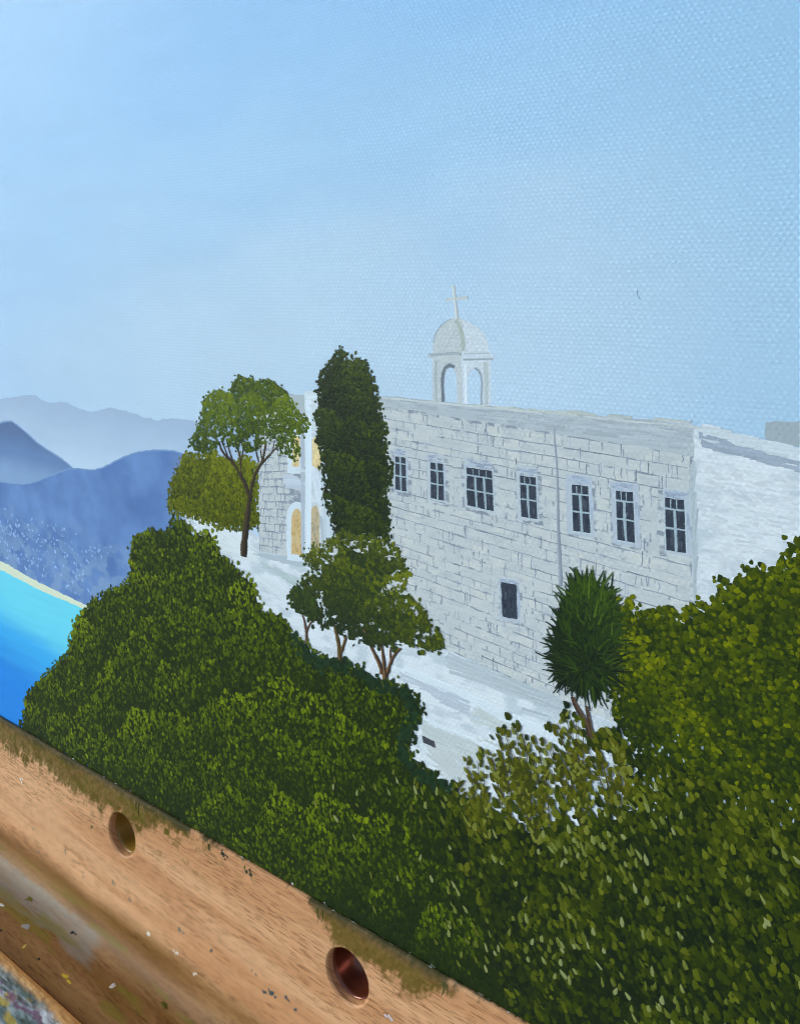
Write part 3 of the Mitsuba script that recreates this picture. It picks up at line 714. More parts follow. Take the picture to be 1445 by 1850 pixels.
def foliage(poly, key, pal, n, seed, w=(0.7, 1.1), l=(0.9, 1.5), base=0.3, spread=0.25, clump=7.0, under=None, ang=0.15, dome=0.08, label=None,
            light=(0.75, -0.25), dens=None, under_in=0.9, part='foliage', bias=0.0, edge_n=1.6, noise_=0.2, grad=None):
    r = np.random.default_rng(seed)
    if label:
        labels[key] = {'label': label}
    if under is not None:
        u = poly.buffer(-under_in)
        parts = [rough(list(q_.exterior.coords[:-1]), 0.3, 0.8, seed + i) for i, q_ in enumerate(polys(u))]
        if parts:
            add(key + '__underpaint', ply(sheet(unary_union(parts), base / 0.05 - 0.8), 'thin_paint', lin(*under)))
    pts = scatter(poly, n, r)
    ne = int(poly.length * edge_n)
    if ne:
        ring_ = poly.exterior if poly.geom_type == 'Polygon' else max(polys(poly), key=lambda g_: g_.area).exterior
        at = r.uniform(0, ring_.length, ne)
        ep = np.array([ring_.interpolate(d_).coords[0] for d_ in at])
        ep += r.normal(0, 0.38, ep.shape) + (r.random((ne, 1)) < 0.25) * r.normal(0, 0.5, ep.shape)
        ep = ep[(ep[:, 1] > -0.8) & ~on_frame(ep)]
        pts = np.vstack([pts, ep])
    nc = max(4, int(poly.area / (clump * clump * 0.8)))
    cc = scatter(poly, nc, r)
    rad = clump * r.uniform(0.7, 1.3, nc)
    from scipy.spatial import cKDTree
    dd = np.linalg.norm(pts[:, None, :] - cc[None], axis=2) / rad[None]
    own = dd.argmin(1)
    rel = (pts - cc[own]) / rad[own][:, None]
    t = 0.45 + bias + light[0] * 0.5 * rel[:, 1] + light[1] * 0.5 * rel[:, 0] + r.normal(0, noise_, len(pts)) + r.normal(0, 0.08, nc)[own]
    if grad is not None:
        t = t + grad(pts)
    if dens is not None:
        keep = r.random(len(pts)) < dens(pts)
        pts, t = pts[keep], t[keep]
    o = np.argsort(t + r.normal(0, 0.3, len(t)))
    pts, t = pts[o], t[o]
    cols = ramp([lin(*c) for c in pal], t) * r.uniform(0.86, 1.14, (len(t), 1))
    P_ = Paint()
    hh = np.linspace(0, spread, len(t))
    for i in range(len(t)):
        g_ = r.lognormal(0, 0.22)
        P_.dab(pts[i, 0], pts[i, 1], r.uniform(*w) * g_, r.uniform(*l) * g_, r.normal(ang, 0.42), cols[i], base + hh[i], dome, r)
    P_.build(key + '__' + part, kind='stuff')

def airy(seed, lo=0.5, sc=0.8):
    import meshkit
    return lambda p: np.clip(lo + 3.2 * (meshkit.fbm(np.c_[p * sc, np.full(len(p), seed)], 2, seed) - 0.42), 0.06, 1)


def trunk(key, strokes, base, col, col2, seed, part='trunk'):
    q = np.random.default_rng(seed)
    P_ = Paint()
    for pts, w0, w1 in strokes:
        P_.stroke(smooth_line(pts, 12), w0, w1, lin(*col), base, 0.06, q, col2=lin(*col2))
    P_.build(key + '__' + part)

# olive bush behind the round tree
ob = Polygon([(-144.93, 75.29), (-143.17, 78.46), (-141.43, 81.01), (-140.13, 83.19), (-138.63, 84.58), (-136.52, 84.49), (-134.64, 84.16), (-132.58, 85.25), (-130.54, 86.05), (-127.34, 85.05), (-124.99, 84.66), (-122.67, 84.54), (-121.14, 85.68), (-119.63, 86.27), (-117.76, 85.69), (-116.95, 84.99), (-116.1, 82.71), (-115.99, 71.3), (-117.39, 71.32), (-119.63, 70.39), (-122.67, 69.31), (-124.99, 69.72), (-127.34, 68.76), (-131.35, 69.45), (-135.47, 69.87), (-140.99, 69.81), (-144.05, 69.89), (-145.15, 71.17)])
foliage(ob, 'painting__olive_bush', [(36, 46, 12), (66, 76, 6), (96, 104, 5), (120, 128, 12)], 2800, 101, (0.4, 0.7), (0.5, 0.95), 0.38, 0.08, 9.0, (58, 70, 16),
        label='rounded olive green bush behind the round tree, against the blue hill')

# round tree
rt = Polygon([(-137.57, 86.94), (-136.52, 88.48), (-135.05, 90.05), (-134.55, 91.8), (-132.99, 92.8), (-133.4, 94.17), (-132.99, 96.74), (-130.95, 98.58), (-128.93, 99.15), (-127.34, 99.69), (-125.77, 98.98), (-124.6, 99.07), (-123.82, 101.04), (-122.67, 102.21), (-121.52, 103.15), (-119.63, 102.55), (-117.76, 102.81), (-116.65, 101.81), (-115.19, 102.45), (-113.02, 102.8), (-111.95, 102.35), (-110.88, 102.08), (-109.12, 101.04), (-107.73, 100.37), (-106.35, 98.68), (-104.65, 97.03), (-103.3, 96.13), (-101.64, 94.77), (-102.3, 93.19), (-104.31, 92.47), (-106.35, 91.74), (-104.99, 90.35), (-104.38, 89.15), (-105.67, 87.2), (-107.21, 87.39), (-108.08, 87.93), (-109.3, 87.79), (-110.17, 88.98), (-111.59, 89.6), (-113.74, 90.15), (-115.19, 89.19), (-117.39, 87.34), (-119.25, 86.9), (-121.14, 87.17), (-123.05, 87.48), (-125.77, 87.99), (-128.14, 87.72), (-130.14, 86.1), (-131.76, 85.35), (-133.81, 85.1), (-135.68, 85.45), (-136.73, 86.18)])
hol = unary_union([Point(p).buffer(rr) for p, rr in zip([(-124.99, 91.09), (-123.24, 90.73), (-118.13, 89.93), (-117.76, 88.9), (-114.1, 90.77), (-127.74, 88.87), (-121.14, 87.44), (-125.77, 88.82), (-111.23, 90.17), (-106.35, 88.14), (-115.92, 88.31)], (0.5, 0.7, 0.8, 0.7, 0.5, 0.6, 0.8, 0.6, 0.8, 0.5, 0.7))])
trunk('painting__round_tree', [([(-120.31, 64.28), (-120.01, 68.17), (-119.25, 72.61), (-118.69, 77.53)], 2.1, 1.3), ([(-118.58, 76.47), (-119.63, 79.54), (-121.14, 81.49), (-123.44, 83.9), (-125.77, 85.25), (-127.94, 88.02)], 1.3, 0.45),
      ([(-120.19, 80.27), (-121.14, 82.84), (-121.33, 84.98), (-122.09, 87.05), (-123.44, 89.35)], 0.7, 0.25), ([(-118.43, 77.03), (-117.76, 80.34), (-116.65, 82.9), (-115.01, 85.24), (-114.28, 87.18), (-113.74, 89.89)], 1.3, 0.5),
      ([(-115.19, 84.82), (-113.02, 86.81), (-110.53, 89.07)], 0.6, 0.3), ([(-115.74, 85.15), (-116.47, 86.65), (-116.84, 88.74)], 0.5, 0.25), ([(-114.82, 85.79), (-115.37, 87.85), (-115.55, 89.95)], 0.45, 0.2),
      ([(-123.44, 84.03), (-124.6, 86.21), (-125.77, 89.09)], 0.5, 0.2), ([(-121.14, 84.73), (-120.57, 86.96), (-120.19, 88.89)], 0.45, 0.2), ([(-111.95, 87.73), (-111.59, 89.08), (-111.23, 90.43)], 0.4, 0.2),
      ([(-125.38, 85.29), (-126.16, 86.85), (-127.34, 88.37)], 0.4, 0.2)], 0.50, (38, 34, 30), (70, 58, 42), 102)
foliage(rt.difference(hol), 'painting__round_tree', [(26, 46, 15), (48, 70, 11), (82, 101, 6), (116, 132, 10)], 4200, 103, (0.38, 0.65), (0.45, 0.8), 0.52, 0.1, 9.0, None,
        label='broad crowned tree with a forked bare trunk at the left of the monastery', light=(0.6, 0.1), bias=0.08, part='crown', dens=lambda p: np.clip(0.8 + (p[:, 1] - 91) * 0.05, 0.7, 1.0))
# cypress
cy = Polygon([(-93.89, 110.38), (-93.14, 109.48), (-92.4, 109.05), (-92.11, 108.25), (-91.52, 107.47), (-90.65, 108.09), (-89.92, 108.66), (-88.91, 108.07), (-87.49, 108.42), (-87.06, 107.26), (-86.58, 106.26), (-86.5, 105.24), (-86.02, 104.93), (-85.93, 103.92), (-85.18, 103.29), (-84.96, 102.18), (-84.62, 101.41), (-84.12, 99.08), (-83.85, 97.98), (-83.35, 96.68), (-82.34, 95.33), (-82.88, 94.04), (-82.69, 92.94), (-82.47, 90.94), (-81.79, 89.69), (-81.39, 88.4), (-81.71, 86.57), (-82.06, 84.96), (-82.88, 83.94), (-82.8, 82.83), (-81.79, 81.42), (-82.2, 79.35), (-82.06, 77.13), (-82.06, 74.67), (-83.85, 74.57), (-86.64, 74.51), (-88.91, 73.86), (-92.4, 73.23), (-95.69, 73.57), (-95.84, 74.72), (-96.05, 75.86), (-97.05, 77.34), (-97.21, 78.98), (-98.28, 80.71), (-97.97, 82.18), (-98.28, 82.85), (-98.06, 84.07), (-98.59, 85.42), (-98.74, 87.54), (-99.05, 89.41), (-99.83, 91.23), (-99.98, 92.17), (-99.67, 93.4), (-99.98, 95.28), (-100.76, 96.64), (-99.52, 97.95), (-99.36, 99.4), (-100.04, 101.02), (-99.67, 102.24), (-99.83, 103.43), (-99.05, 104.91), (-98.28, 106.03), (-97.05, 106.93), (-95.99, 108.28), (-95.08, 109.15)])
foliage(cy, 'painting__cypress', [(21, 33, 21), (33, 49, 23), (47, 63, 19), (73, 89, 12)], 4600, 104, (0.38, 0.65), (0.45, 0.8), 0.52, 0.1, 6.0, (28, 40, 26),
        label='tall dark columnar cypress in front of the monastery wall', light=(0.6, 0.3), part='crown', bias=-0.08)
# trees on the terrace
st = Polygon([(-107.52, 58.19), (-106.73, 59.86), (-105.93, 60.92), (-104.36, 61.42), (-103.19, 61.23), (-101.26, 60.19), (-100.12, 59.28), (-99.36, 57.13), (-99.74, 55.59), (-101.26, 55.22), (-102.42, 55.97), (-103.97, 56.04), (-105.14, 56.21), (-106.53, 56.77)])
trunk('painting__small_tree', [([(-102.49, 50.22), (-102.72, 52.81), (-103.19, 54.75), (-103.85, 56.07)], 0.9, 0.4), ([(-102.49, 52.57), (-101.65, 54.4), (-100.42, 55.72)], 0.55, 0.25)], 0.58, (60, 44, 40), (110, 84, 70), 105)
foliage(st, 'painting__small_tree', [(26, 40, 26), (40, 56, 28), (58, 76, 28)], 300, 106, (0.45, 0.8), (0.5, 0.9), 0.64, 0.08, 5.0, (36, 50, 28), label='smallest of the terrace trees, thin stemmed, leftmost beside the path', part='crown')
ta = Polygon([(-103.97, 67.85), (-102.8, 69.25), (-101.26, 70.57), (-99.74, 69.98), (-97.86, 70.34), (-97.12, 72.06), (-96.01, 73.18), (-94.54, 73.96), (-92.74, 74.57), (-91.31, 74.4), (-89.54, 74.24), (-87.8, 74.89), (-86.42, 75.36), (-85.06, 74.56), (-83.71, 74.2), (-82.04, 74.16), (-80.4, 74.01), (-79.75, 72.84), (-79.1, 71.56), (-78.13, 70.2), (-77.97, 69.03), (-78.77, 67.39), (-80.07, 66.3), (-80.4, 64.88), (-82.37, 62.25), (-83.71, 58.66), (-87.11, 56.71), (-89.19, 55.08), (-92.74, 54.17), (-94.91, 54.76), (-98.61, 54.27), (-99.93, 55.54), (-100.12, 58.12), (-100.88, 60.28), (-103.97, 61.94), (-103.77, 63.76), (-101.65, 65.96)])
trunk('painting__spreading_tree', [([(-94.11, 48.42), (-94.11, 50.98), (-94.54, 53.14), (-95.46, 55.77)], 1.1, 0.7), ([(-93.75, 50.79), (-93.1, 52.38), (-92.45, 54.25)], 0.8, 0.5)], 0.70, (66, 54, 32), (108, 88, 54), 107)
foliage(ta, 'painting__spreading_tree', [(36, 50, 27), (58, 71, 24), (86, 97, 20), (116, 124, 22)], 4300, 108, (0.36, 0.6), (0.45, 0.8), 0.66, 0.1, 7.0, (42, 58, 28),
        label='spreading green tree on the terrace at the foot of the cypress', light=(0.7, 0.2), part='crown', under_in=3.0, edge_n=3.0, dens=airy(201), bias=-0.12)
tb = Polygon([(-80.4, 65.42), (-79.1, 65.17), (-77.49, 65.93), (-76.85, 64.61), (-75.21, 64.19), (-74.65, 63), (-73.65, 62.05), (-72.79, 61.34), (-71.62, 60.98), (-71.26, 59.9), (-70.35, 58.57), (-71.41, 57.25), (-73.1, 57.2), (-74.96, 56.71), (-76.53, 56.7), (-78.77, 56.38), (-80.4, 54.61), (-82.37, 55.45), (-83.71, 55.1), (-85.06, 54.2), (-87.11, 53.66), (-88.49, 54.42), (-90.6, 54.16), (-91.31, 55.66), (-89.19, 59.27), (-85.74, 62.57), (-82.37, 64.43)])
trunk('painting__forked_tree', [([(-83.44, 46.97), (-83.21, 48.68), (-83.17, 50.19)], 1.4, 1.2), ([(-83.98, 49.28), (-84.89, 51.77), (-86.25, 53.61), (-87.28, 55.56), (-88.14, 56.87)], 0.85, 0.5),
      ([(-83.31, 49.88), (-83.54, 52.14), (-83.88, 54.24), (-84.21, 56.07)], 0.8, 0.45), ([(-82.64, 49.93), (-82.04, 51.73), (-80.89, 53.94), (-79.58, 55.36)], 0.8, 0.4), ([(-81.88, 52.59), (-81.98, 53.92), (-81.88, 55.03)], 0.4, 0.3)],
      0.80, (54, 40, 30), (124, 94, 64), 109)
foliage(tb, 'painting__forked_tree', [(36, 50, 27), (58, 71, 24), (86, 97, 20), (126, 132, 18)], 2900, 110, (0.36, 0.62), (0.45, 0.8), 0.84, 0.1, 8.0, (42, 58, 26),
        label='tree with a trunk forking in three on the terrace, rightmost of the terrace trees', light=(0.45, 0.5), part='crown', under_in=3.0, edge_n=3.0, dens=airy(202), bias=-0.12)

# spiky palm
labels['painting__palm'] = {'label': 'spiky leaved dark green palm on two thin stems below the rightmost windows'}
trunk('painting__palm', [([(-46.29, 56.35), (-45.2, 54.3), (-43.97, 52.61), (-43.2, 50.5), (-42.14, 48.8), (-41.18, 47.37)], 0.85, 0.8), ([(-43.97, 55.57), (-43.66, 53.89), (-43.2, 51.97), (-43.05, 50.84)], 0.55, 0.5),
      ([(-40.5, 51.39), (-39.91, 50.13), (-39.47, 48.83)], 0.6, 0.4)], 1.02, (58, 44, 36), (96, 76, 62), 111)
q = np.random.default_rng(112)
pc = Polygon([(-46.76, 75.37), (-45.2, 76.29), (-43.05, 76.45), (-40.65, 75.5), (-38.88, 73.28), (-38.01, 69.74), (-38.01, 65.43), (-38.88, 61.45), (-40.65, 58.32), (-43.05, 57.02), (-45.82, 57.09), (-48.34, 57.55), (-49.95, 58.91), (-50.53, 61.79), (-50.27, 64.9), (-49.3, 68.17), (-48.34, 72.02)])
add('painting__palm__underpaint', ply(sheet(rough(list(pc.buffer(-1).exterior.coords[:-1]), 0.5, 1.0, 113), 14), 'thin_paint', lin(28, 44, 26)))
pf = Paint()
tips = []
cen = np.array([pc.centroid.x, pc.centroid.y])
for h in scatter(pc.buffer(-1.3), 1000, q):
    v_ = h - (cen - [0, 5.0])
    a = math.atan2(v_[1], v_[0]) + q.normal(0, 0.55)
    if h[1] < cen[1] - 7:
        a = -math.pi / 2 + (h[0] - cen[0]) * 0.12 + q.normal(0, 0.4)
    l = q.uniform(1.8, 3.4) * (1.35 if q.random() < 0.15 else 1)
    e = h + np.array([math.cos(a), math.sin(a)]) * l
    m_ = (h + e) / 2 + q.normal(0, 0.12, 2)
    t = np.clip(0.24 + 0.4 * (h[1] - cen[1]) / 14 + 0.1 * (h[0] - cen[0]) / 8 + q.normal(0, 0.2), 0, 1)
    tips.append((t + q.normal(0, 0.2), h, m_, e, t))
tips.sort(key=lambda v: v[0])
for j, (_, h, m_, e, t) in enumerate(tips):
    c = ramp([lin(18, 32, 20), lin(32, 50, 22), lin(52, 76, 20), lin(88, 112, 30)], np.array([t]))[0]
    pf.stroke(smooth_line([h, m_, e], 5), 0.42, 0.12, c, 0.80 + 0.15 * j / len(tips), 0.06, q)
pf.build('painting__palm__fronds', kind='stuff')

# tree mass at the right edge
GREEN_R = [(32, 47, 17), (50, 64, 12), (77, 89, 6), (114, 121, 5)]
rm = Polygon([(-40.06, 70.11), (-38.88, 72.42), (-38.01, 73.14), (-36.85, 74.32), (-36, 73.09), (-35.15, 72.29), (-33.61, 73.59), (-32.36, 73.65), (-31.81, 74.06), (-30.59, 74.29), (-29.65, 73.46), (-28.8, 73.94), (-27.53, 76.1), (-26.75, 75.79), (-25.84, 75.99), (-24.44, 77.13), (-24.13, 79.29), (-23.17, 80.09), (-22.37, 80.79), (-21.19, 80.64), (-20.4, 82.47), (-19.48, 82.97), (-18.47, 83.38), (-18, 82.49), (-17.33, 82.37), (-16.63, 83.03), (-16.11, 84.42), (-15.69, 85.28), (-14.88, 86.72), (-13.63, 87.97), (-8.11, 90.2), (-3.93, 91.18), (-3.93, 47.98), (-17.1, 43.8), (-27.01, 46.56), (-32.36, 47.91), (-35.15, 49.75), (-38.01, 53.65), (-39.76, 56.27), (-40.35, 61.9)])
foliage(rm, 'painting__broadleaf_tree', GREEN_R, 7600, 120, (0.45, 0.95), (0.55, 1.05), 0.62, 0.12, 7.5, (40, 54, 14), under_in=1.2, noise_=0.26,
        label='large yellow green broadleaf tree filling the right edge below the white wall', part='crown', light=(0.45, -0.08),
        grad=lambda p: np.clip((p[:, 1] - 66) * 0.012, -0.3, 0.04) - 0.34 / (1 + np.exp((p[:, 0] + 33.0) * 0.8)) / (1 + np.exp((p[:, 1] - 72) * 0.8)) - np.clip((p[:, 0] + 34) * 0.008, 0, 0.1))
# big wooded slope in the centre
hb = Polygon([(-209.37, -5.61), (-206.01, 2.41), (-204.36, 10.26), (-194.46, 18.69), (-185.06, 26.4), (-183.58, 31.12), (-181.15, 36.33), (-175.43, 41.66), (-167.86, 46.71), (-159.76, 50.39), (-158.9, 56.21), (-158.05, 61.48), (-151.82, 64.45), (-145.43, 65.07), (-143.48, 68.49), (-140.42, 69.52), (-136.29, 66.7), (-130.49, 67.98), (-128.72, 65.24), (-126.97, 63.5), (-121.84, 61.15), (-116.88, 59.59), (-115.91, 55.58), (-113.67, 54.12), (-108.98, 54.43), (-106.54, 51.84), (-103.99, 50.68), (-99.61, 49.15), (-95.78, 48.43), (-89.9, 49.6), (-86.86, 48.12), (-82.49, 48.32), (-78.39, 48.68), (-75.37, 47.35), (-74.65, 44.75), (-77.17, 40.42), (-77.78, 37.68), (-76.33, 35.64), (-71.84, 34.5), (-69.31, 32.65), (-65.06, 32.09), (-59.7, 31.46), (-49.65, 28.12), (-40.44, 19.86), (-31.95, 7.26), (-49.65, 0.84), (-52.77, 0.25), (-79.5, 1.07), (-110.84, -0.19), (-155.95, -0.09), (-206.57, 0.09)])
hb = hb.union(box(-207, -0.8, -50, 1.5)).intersection(box(X0, -0.8, X1, 200))
lowleft = lambda p: np.clip((p[:, 0] + 218) * 0.01, 0, 1)
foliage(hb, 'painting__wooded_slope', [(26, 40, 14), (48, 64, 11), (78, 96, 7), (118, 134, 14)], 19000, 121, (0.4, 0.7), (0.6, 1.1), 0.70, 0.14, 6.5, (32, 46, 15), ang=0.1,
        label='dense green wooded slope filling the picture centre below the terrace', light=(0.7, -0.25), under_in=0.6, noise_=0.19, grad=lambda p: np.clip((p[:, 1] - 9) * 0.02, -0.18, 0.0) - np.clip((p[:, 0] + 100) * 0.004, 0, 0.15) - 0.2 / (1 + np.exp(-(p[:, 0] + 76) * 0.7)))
dk = Paint()
q = np.random.default_rng(122)
edge = smooth_line([(-103.99, 50.68), (-95.78, 48.43), (-89.24, 49.15), (-82.49, 47.91), (-77.17, 48.02), (-75.37, 45.03), (-77.54, 39.79), (-77.17, 35.85), (-71.84, 34.21), (-65.06, 31.8)], 60)
for i in range(420):
    p = edge[q.integers(len(edge))] + q.normal(0, 0.7, 2) - [1.5, 0.7]
    dk.dab(p[0], p[1], q.uniform(0.6, 1.1), q.uniform(0.8, 1.5), q.normal(-0.2, 0.6), lin(28, 50, 30) * q.uniform(0.7, 1.4), 0.9, 0.08, q)
dk.build('painting__wooded_slope__dark_edge', kind='stuff')

# leafy shrub in the lower right with long pale leaves
sh = Polygon([(-67.82, 34.49), (-67.04, 36.66), (-65.66, 39.29), (-64.75, 38.54), (-63.54, 40.03), (-62.79, 40.81), (-62.29, 42.57), (-61.16, 42.42), (-59.85, 43.91), (-59.56, 46.1), (-58.26, 47.3), (-57.12, 47.67), (-56.13, 48.63), (-55.43, 47.7), (-54.37, 46.25), (-53.48, 45.28), (-52.52, 47.75), (-51.3, 48.03), (-49.96, 49.72), (-48.9, 51.31), (-47.72, 53.17), (-46.54, 52.79), (-45.51, 52.75), (-44.37, 51.52), (-43.74, 49.54), (-42.23, 51.49), (-39.77, 53.01), (-35.02, 49.86), (-21.95, 49.99), (-12.24, 53.56), (-8.62, 42.63), (-8.62, 18.13), (-54.03, -7.69), (-58.26, 2.9), (-64.14, 17.19), (-70.33, 24.02), (-69.38, 29.85)])
sh = sh.intersection(box(X0, -0.8, X1, 200))
front_ = Polygon([(-67.82, 34.49), (-67.04, 36.66), (-65.66, 39.29), (-62.79, 40.81), (-61.16, 42.42), (-59.56, 46.1), (-56.13, 48.63), (-54.37, 46.25), (-52.52, 47.75), (-47.72, 53.17), (-45.51, 52.75), (-43.74, 49.54), (-37.37, 50.24), (-37.37, 41.96), (-47.32, 35.72), (-58.26, 31.46), (-67.2, 30.67)])
def shrub_density(p):
    d = np.full(len(p), 1.0)
    inside = shapely.contains_xy(front_, p[:, 0], p[:, 1])
    top = np.interp(p[:, 0], [-80, -66, -58, -50, -44, -38, -30], [30, 40, 47, 52, 55, 50, 47])
    return np.where(inside, np.clip(-0.1 + (top - p[:, 1]) * 0.026, 0.0, 0.75), d)
core = sh.difference(front_.buffer(0.5))
add('painting__leafy_shrub__underpaint', ply(sheet(unary_union([rough(list(q_.exterior.coords[:-1]), 0.7, 0.9, 130) for q_ in polys(core.buffer(-0.6))]), 19), 'thin_paint', lin(24, 37, 16)))
foliage(sh, 'painting__leafy_shrub', [(22, 35, 16), (38, 51, 12), (62, 73, 9), (98, 105, 22)], 10000, 131, (0.6, 1.1), (0.9, 1.7), 0.98, 0.14, 7.0, None, ang=0.35, dens=shrub_density,
        label='leafy shrub with long pale green leaves filling the lower right of the picture', light=(0.4, -0.25), noise_=0.28, grad=lambda p: np.where(shapely.contains_xy(front_, p[:, 0], p[:, 1]), 0.16, np.clip((p[:, 1] - 42) * 0.010, -0.36, 0) - np.clip((p[:, 0] + 50) * 0.004, 0, 0.12)))
sp = Paint()
q = np.random.default_rng(135)
spr = [(-67.35, 36.01), (-65.66, 39.03), (-63.54, 40.03), (-64.75, 36.94), (-62.2, 42.47), (-60.87, 42.26), (-59.41, 46.15), (-58.55, 47.21), (-56.27, 48.46), (-54.87, 46.86), (-58.26, 44.44), (-59.99, 40.73), (-56.98, 43.58), (-54.31, 45.76), (-52.52, 47.75), (-51.03, 47.99), (-52.66, 44.29), (-53.48, 41.97), (-48.9, 51.43), (-47.58, 53.21), (-45.64, 52.59), (-44.49, 51.24), (-47.32, 49.33), (-49.69, 46.8), (-51.03, 44.84), (-46.54, 47.37), (-43.74, 49.29), (-41.98, 51.57), (-40.26, 52.61), (-41.49, 49.08), (-44.24, 46.68), (-46.8, 44.81), (-49.69, 43.3), (-55.43, 41.29), (-57.69, 39.97), (-62.35, 38.32), (-39.05, 51.81), (-38.57, 50.07)]
for x, z in spr:
    ln, lean = q.uniform(6, 11), q.normal(0.25, 0.25)
    stem = [(x, z), (x + lean * ln * 0.4, z - ln * 0.5), (x + lean * ln * 0.9, z - ln)]
    sp.stroke(smooth_line(stem, 7), 0.12, 0.28, lin(70, 66, 24), 1.1, 0.05, q)
    st_ = smooth_line(stem, 14)
    for j, c in enumerate(st_):
        for side in (-1, 1):
            if q.random() < 0.55:
                g_ = q.lognormal(0, 0.2)
                k_ = q.random()
                col = lin(*((62, 68, 14) if k_ < 0.4 else (88, 90, 16) if k_ < 0.78 else (118, 122, 48))) * q.uniform(0.85, 1.15)
                sp.dab(c[0] + side * q.uniform(0.3, 0.9), c[1] + q.normal(0.1, 0.4), 0.62 * g_, q.uniform(1.0, 1.7) * g_, -side * q.uniform(0.2, 0.9) + 0.2, col, 1.14 + q.uniform(0, 0.1), 0.09, q, pinch=0.45)
sp.build('painting__leafy_shrub__sprigs', kind='stuff')
PALE = [(126, 134, 74), (108, 116, 48), (92, 101, 32), (138, 144, 92), (82, 90, 20)]
for i, c in enumerate(PALE):
    scene['leaf_paint_%d' % i] = bumped(rgb(*c), 5e-5, brush_relief, 0.45, 0.35)
q = np.random.default_rng(133)
lower = sh.intersection(box(-95, 0.5, -5, 47)).union(Polygon([(-101.79, 21.84), (-82.75, 33.94), (-65.06, 31.31), (-53.57, 26.48), (-53.57, 4.42), (-70.68, 2.5), (-96.06, 4.29)]).buffer(0))
lower = lower.intersection(box(X0, 1.5, X1, 200))
cl = scatter(lower, 40, q)
leaves = []
while len(leaves) < 300:
    if q.random() < 0.82:
        p = cl[q.integers(len(cl))] + q.normal(0, 2.6, 2)
    else:
        p = scatter(lower, 1, q)[0]
    if shapely.contains_xy(lower, p[0], p[1]):
        leaves.append(p)
for i, p in enumerate(leaves):
    one = Paint()
    edge_ = shapely.contains_xy(front_, p[0], p[1])
    one.dab(p[0], p[1], q.uniform(0.42, 0.78), q.uniform(0.9, 1.8), q.normal(0.32, 0.38), [0, 0, 0], 1.16 + q.uniform(0, 0.06), 0.12, q, k=9, pinch=0.45)
    m = trimesh.Trimesh(np.vstack(one.v), np.vstack(one.f), process=False)
    add('painting__leafy_shrub__leaf', mikit.ply(m, 'leaf_paint_%d' % (q.integers(3, 5) if edge_ and q.random() < .5 else q.choice([0, 1, 2, 2, 3, 4])), smooth=True))
# specks of bare white ground between the leaves
gp = Paint()
for x, z in scatter(Polygon([(-36.11, 54.18), (-25.63, 56.75), (-21.87, 50.86), (-14.77, 51.91), (-14.08, 48.37), (-24.11, 45.24), (-31.95, 42.21), (-49.65, 35.35), (-44.95, 44.25)]), 45, q):
    gp.dab(x, z, q.uniform(0.2, 0.45), q.uniform(0.3, 0.8), q.normal(0.3, 0.4), lin(180, 198, 214) * q.uniform(0.35, 0.95), 1.15, 0.04, q)
gp.build('painting__leafy_shrub__light_specks', kind='stuff')

# a hair of the brush left on the sky
hp = smooth_line([(-36.03, 121.59), (-35.98, 121.02), (-35.77, 120.6), (-35.46, 120.24)], 8)
hair = trimesh.util.concatenate([trimesh.creation.cylinder(0.035, segment=[[a[0], a[1], 0.06], [b[0], b[1], 0.06]], sections=6) for a, b in zip(hp, hp[1:])])
add('painting__brush_hair', ply(to_canvas(hair, 0.05 * MM), 'thin_paint', lin(112, 138, 168)), 'single stray brush hair stuck in the sky paint')

# ------------------------------------------------------------------ the easel: beech ledge that carries the canvas
EA = 'easel'
labels[EA] = {'label': 'beech wood easel ledge with two drilled holes and a paint stained tray, under the painting', 'category': 'easel'}
prof = [(-20, -1.0), (0.15, -1.0), (0.15, -0.35), (0.35, -0.06), (0.75, 0.0), (1.05, -0.12), (1.2, -0.5)]
prof += [(1.2, z) for z in np.linspace(-4, -32, 8)]
for a in np.linspace(0, 90, 14)[0:]:
    a = math.radians(a)
    prof.append((1.2 + 5.5 * (1 - math.cos(a)), -33.5 - 6 * math.sin(a)))
prof += [(12, -39.8), (14, -40.1), (16.2, -40.2), (17, -40.0)]
prof += [(17, -58), (-20, -58)]
pg = Polygon(prof)
EX0, EX1 = -0.330, 0.080
import manifold3d
from manifold3d import Manifold, CrossSection
solid = Manifold.extrude(CrossSection([np.array(pg.exterior.coords[:-1]) if pg.exterior.is_ccw else np.array(pg.exterior.coords[:-1])[::-1]]), (EX1 - EX0) / MM)
solid = solid.transform(np.array([[0, 0, 1, EX0 / MM], [-1, 0, 0, 0], [0, 1, 0, 0]], float))      # (d, z, x) -> (x, -d, z)
HC = [(-91.4, -10.68), (-160.69, -11)]
HR = (5.0, 4.95)
for (hx, hz), hr in zip(HC, HR):
    solid -= Manifold.cylinder(13, hr, hr, 64).rotate([-90, 0, 0]).translate([hx, -4, hz])
    solid -= Manifold.cylinder(0.42, hr + 0.36, hr - 0.06, 64).rotate([-90, 0, 0]).translate([hx, -1.22, hz])   # softened mouth
mm_ = solid.to_mesh()
m = trimesh.Trimesh(np.array(mm_.vert_properties)[:, :3] * MM, np.array(mm_.tri_verts), process=False)
add(EA + '__ledge', ply(m, 'beech_wood', smooth=28), 'beech ledge board with the two drilled holes and its hollowed tray')
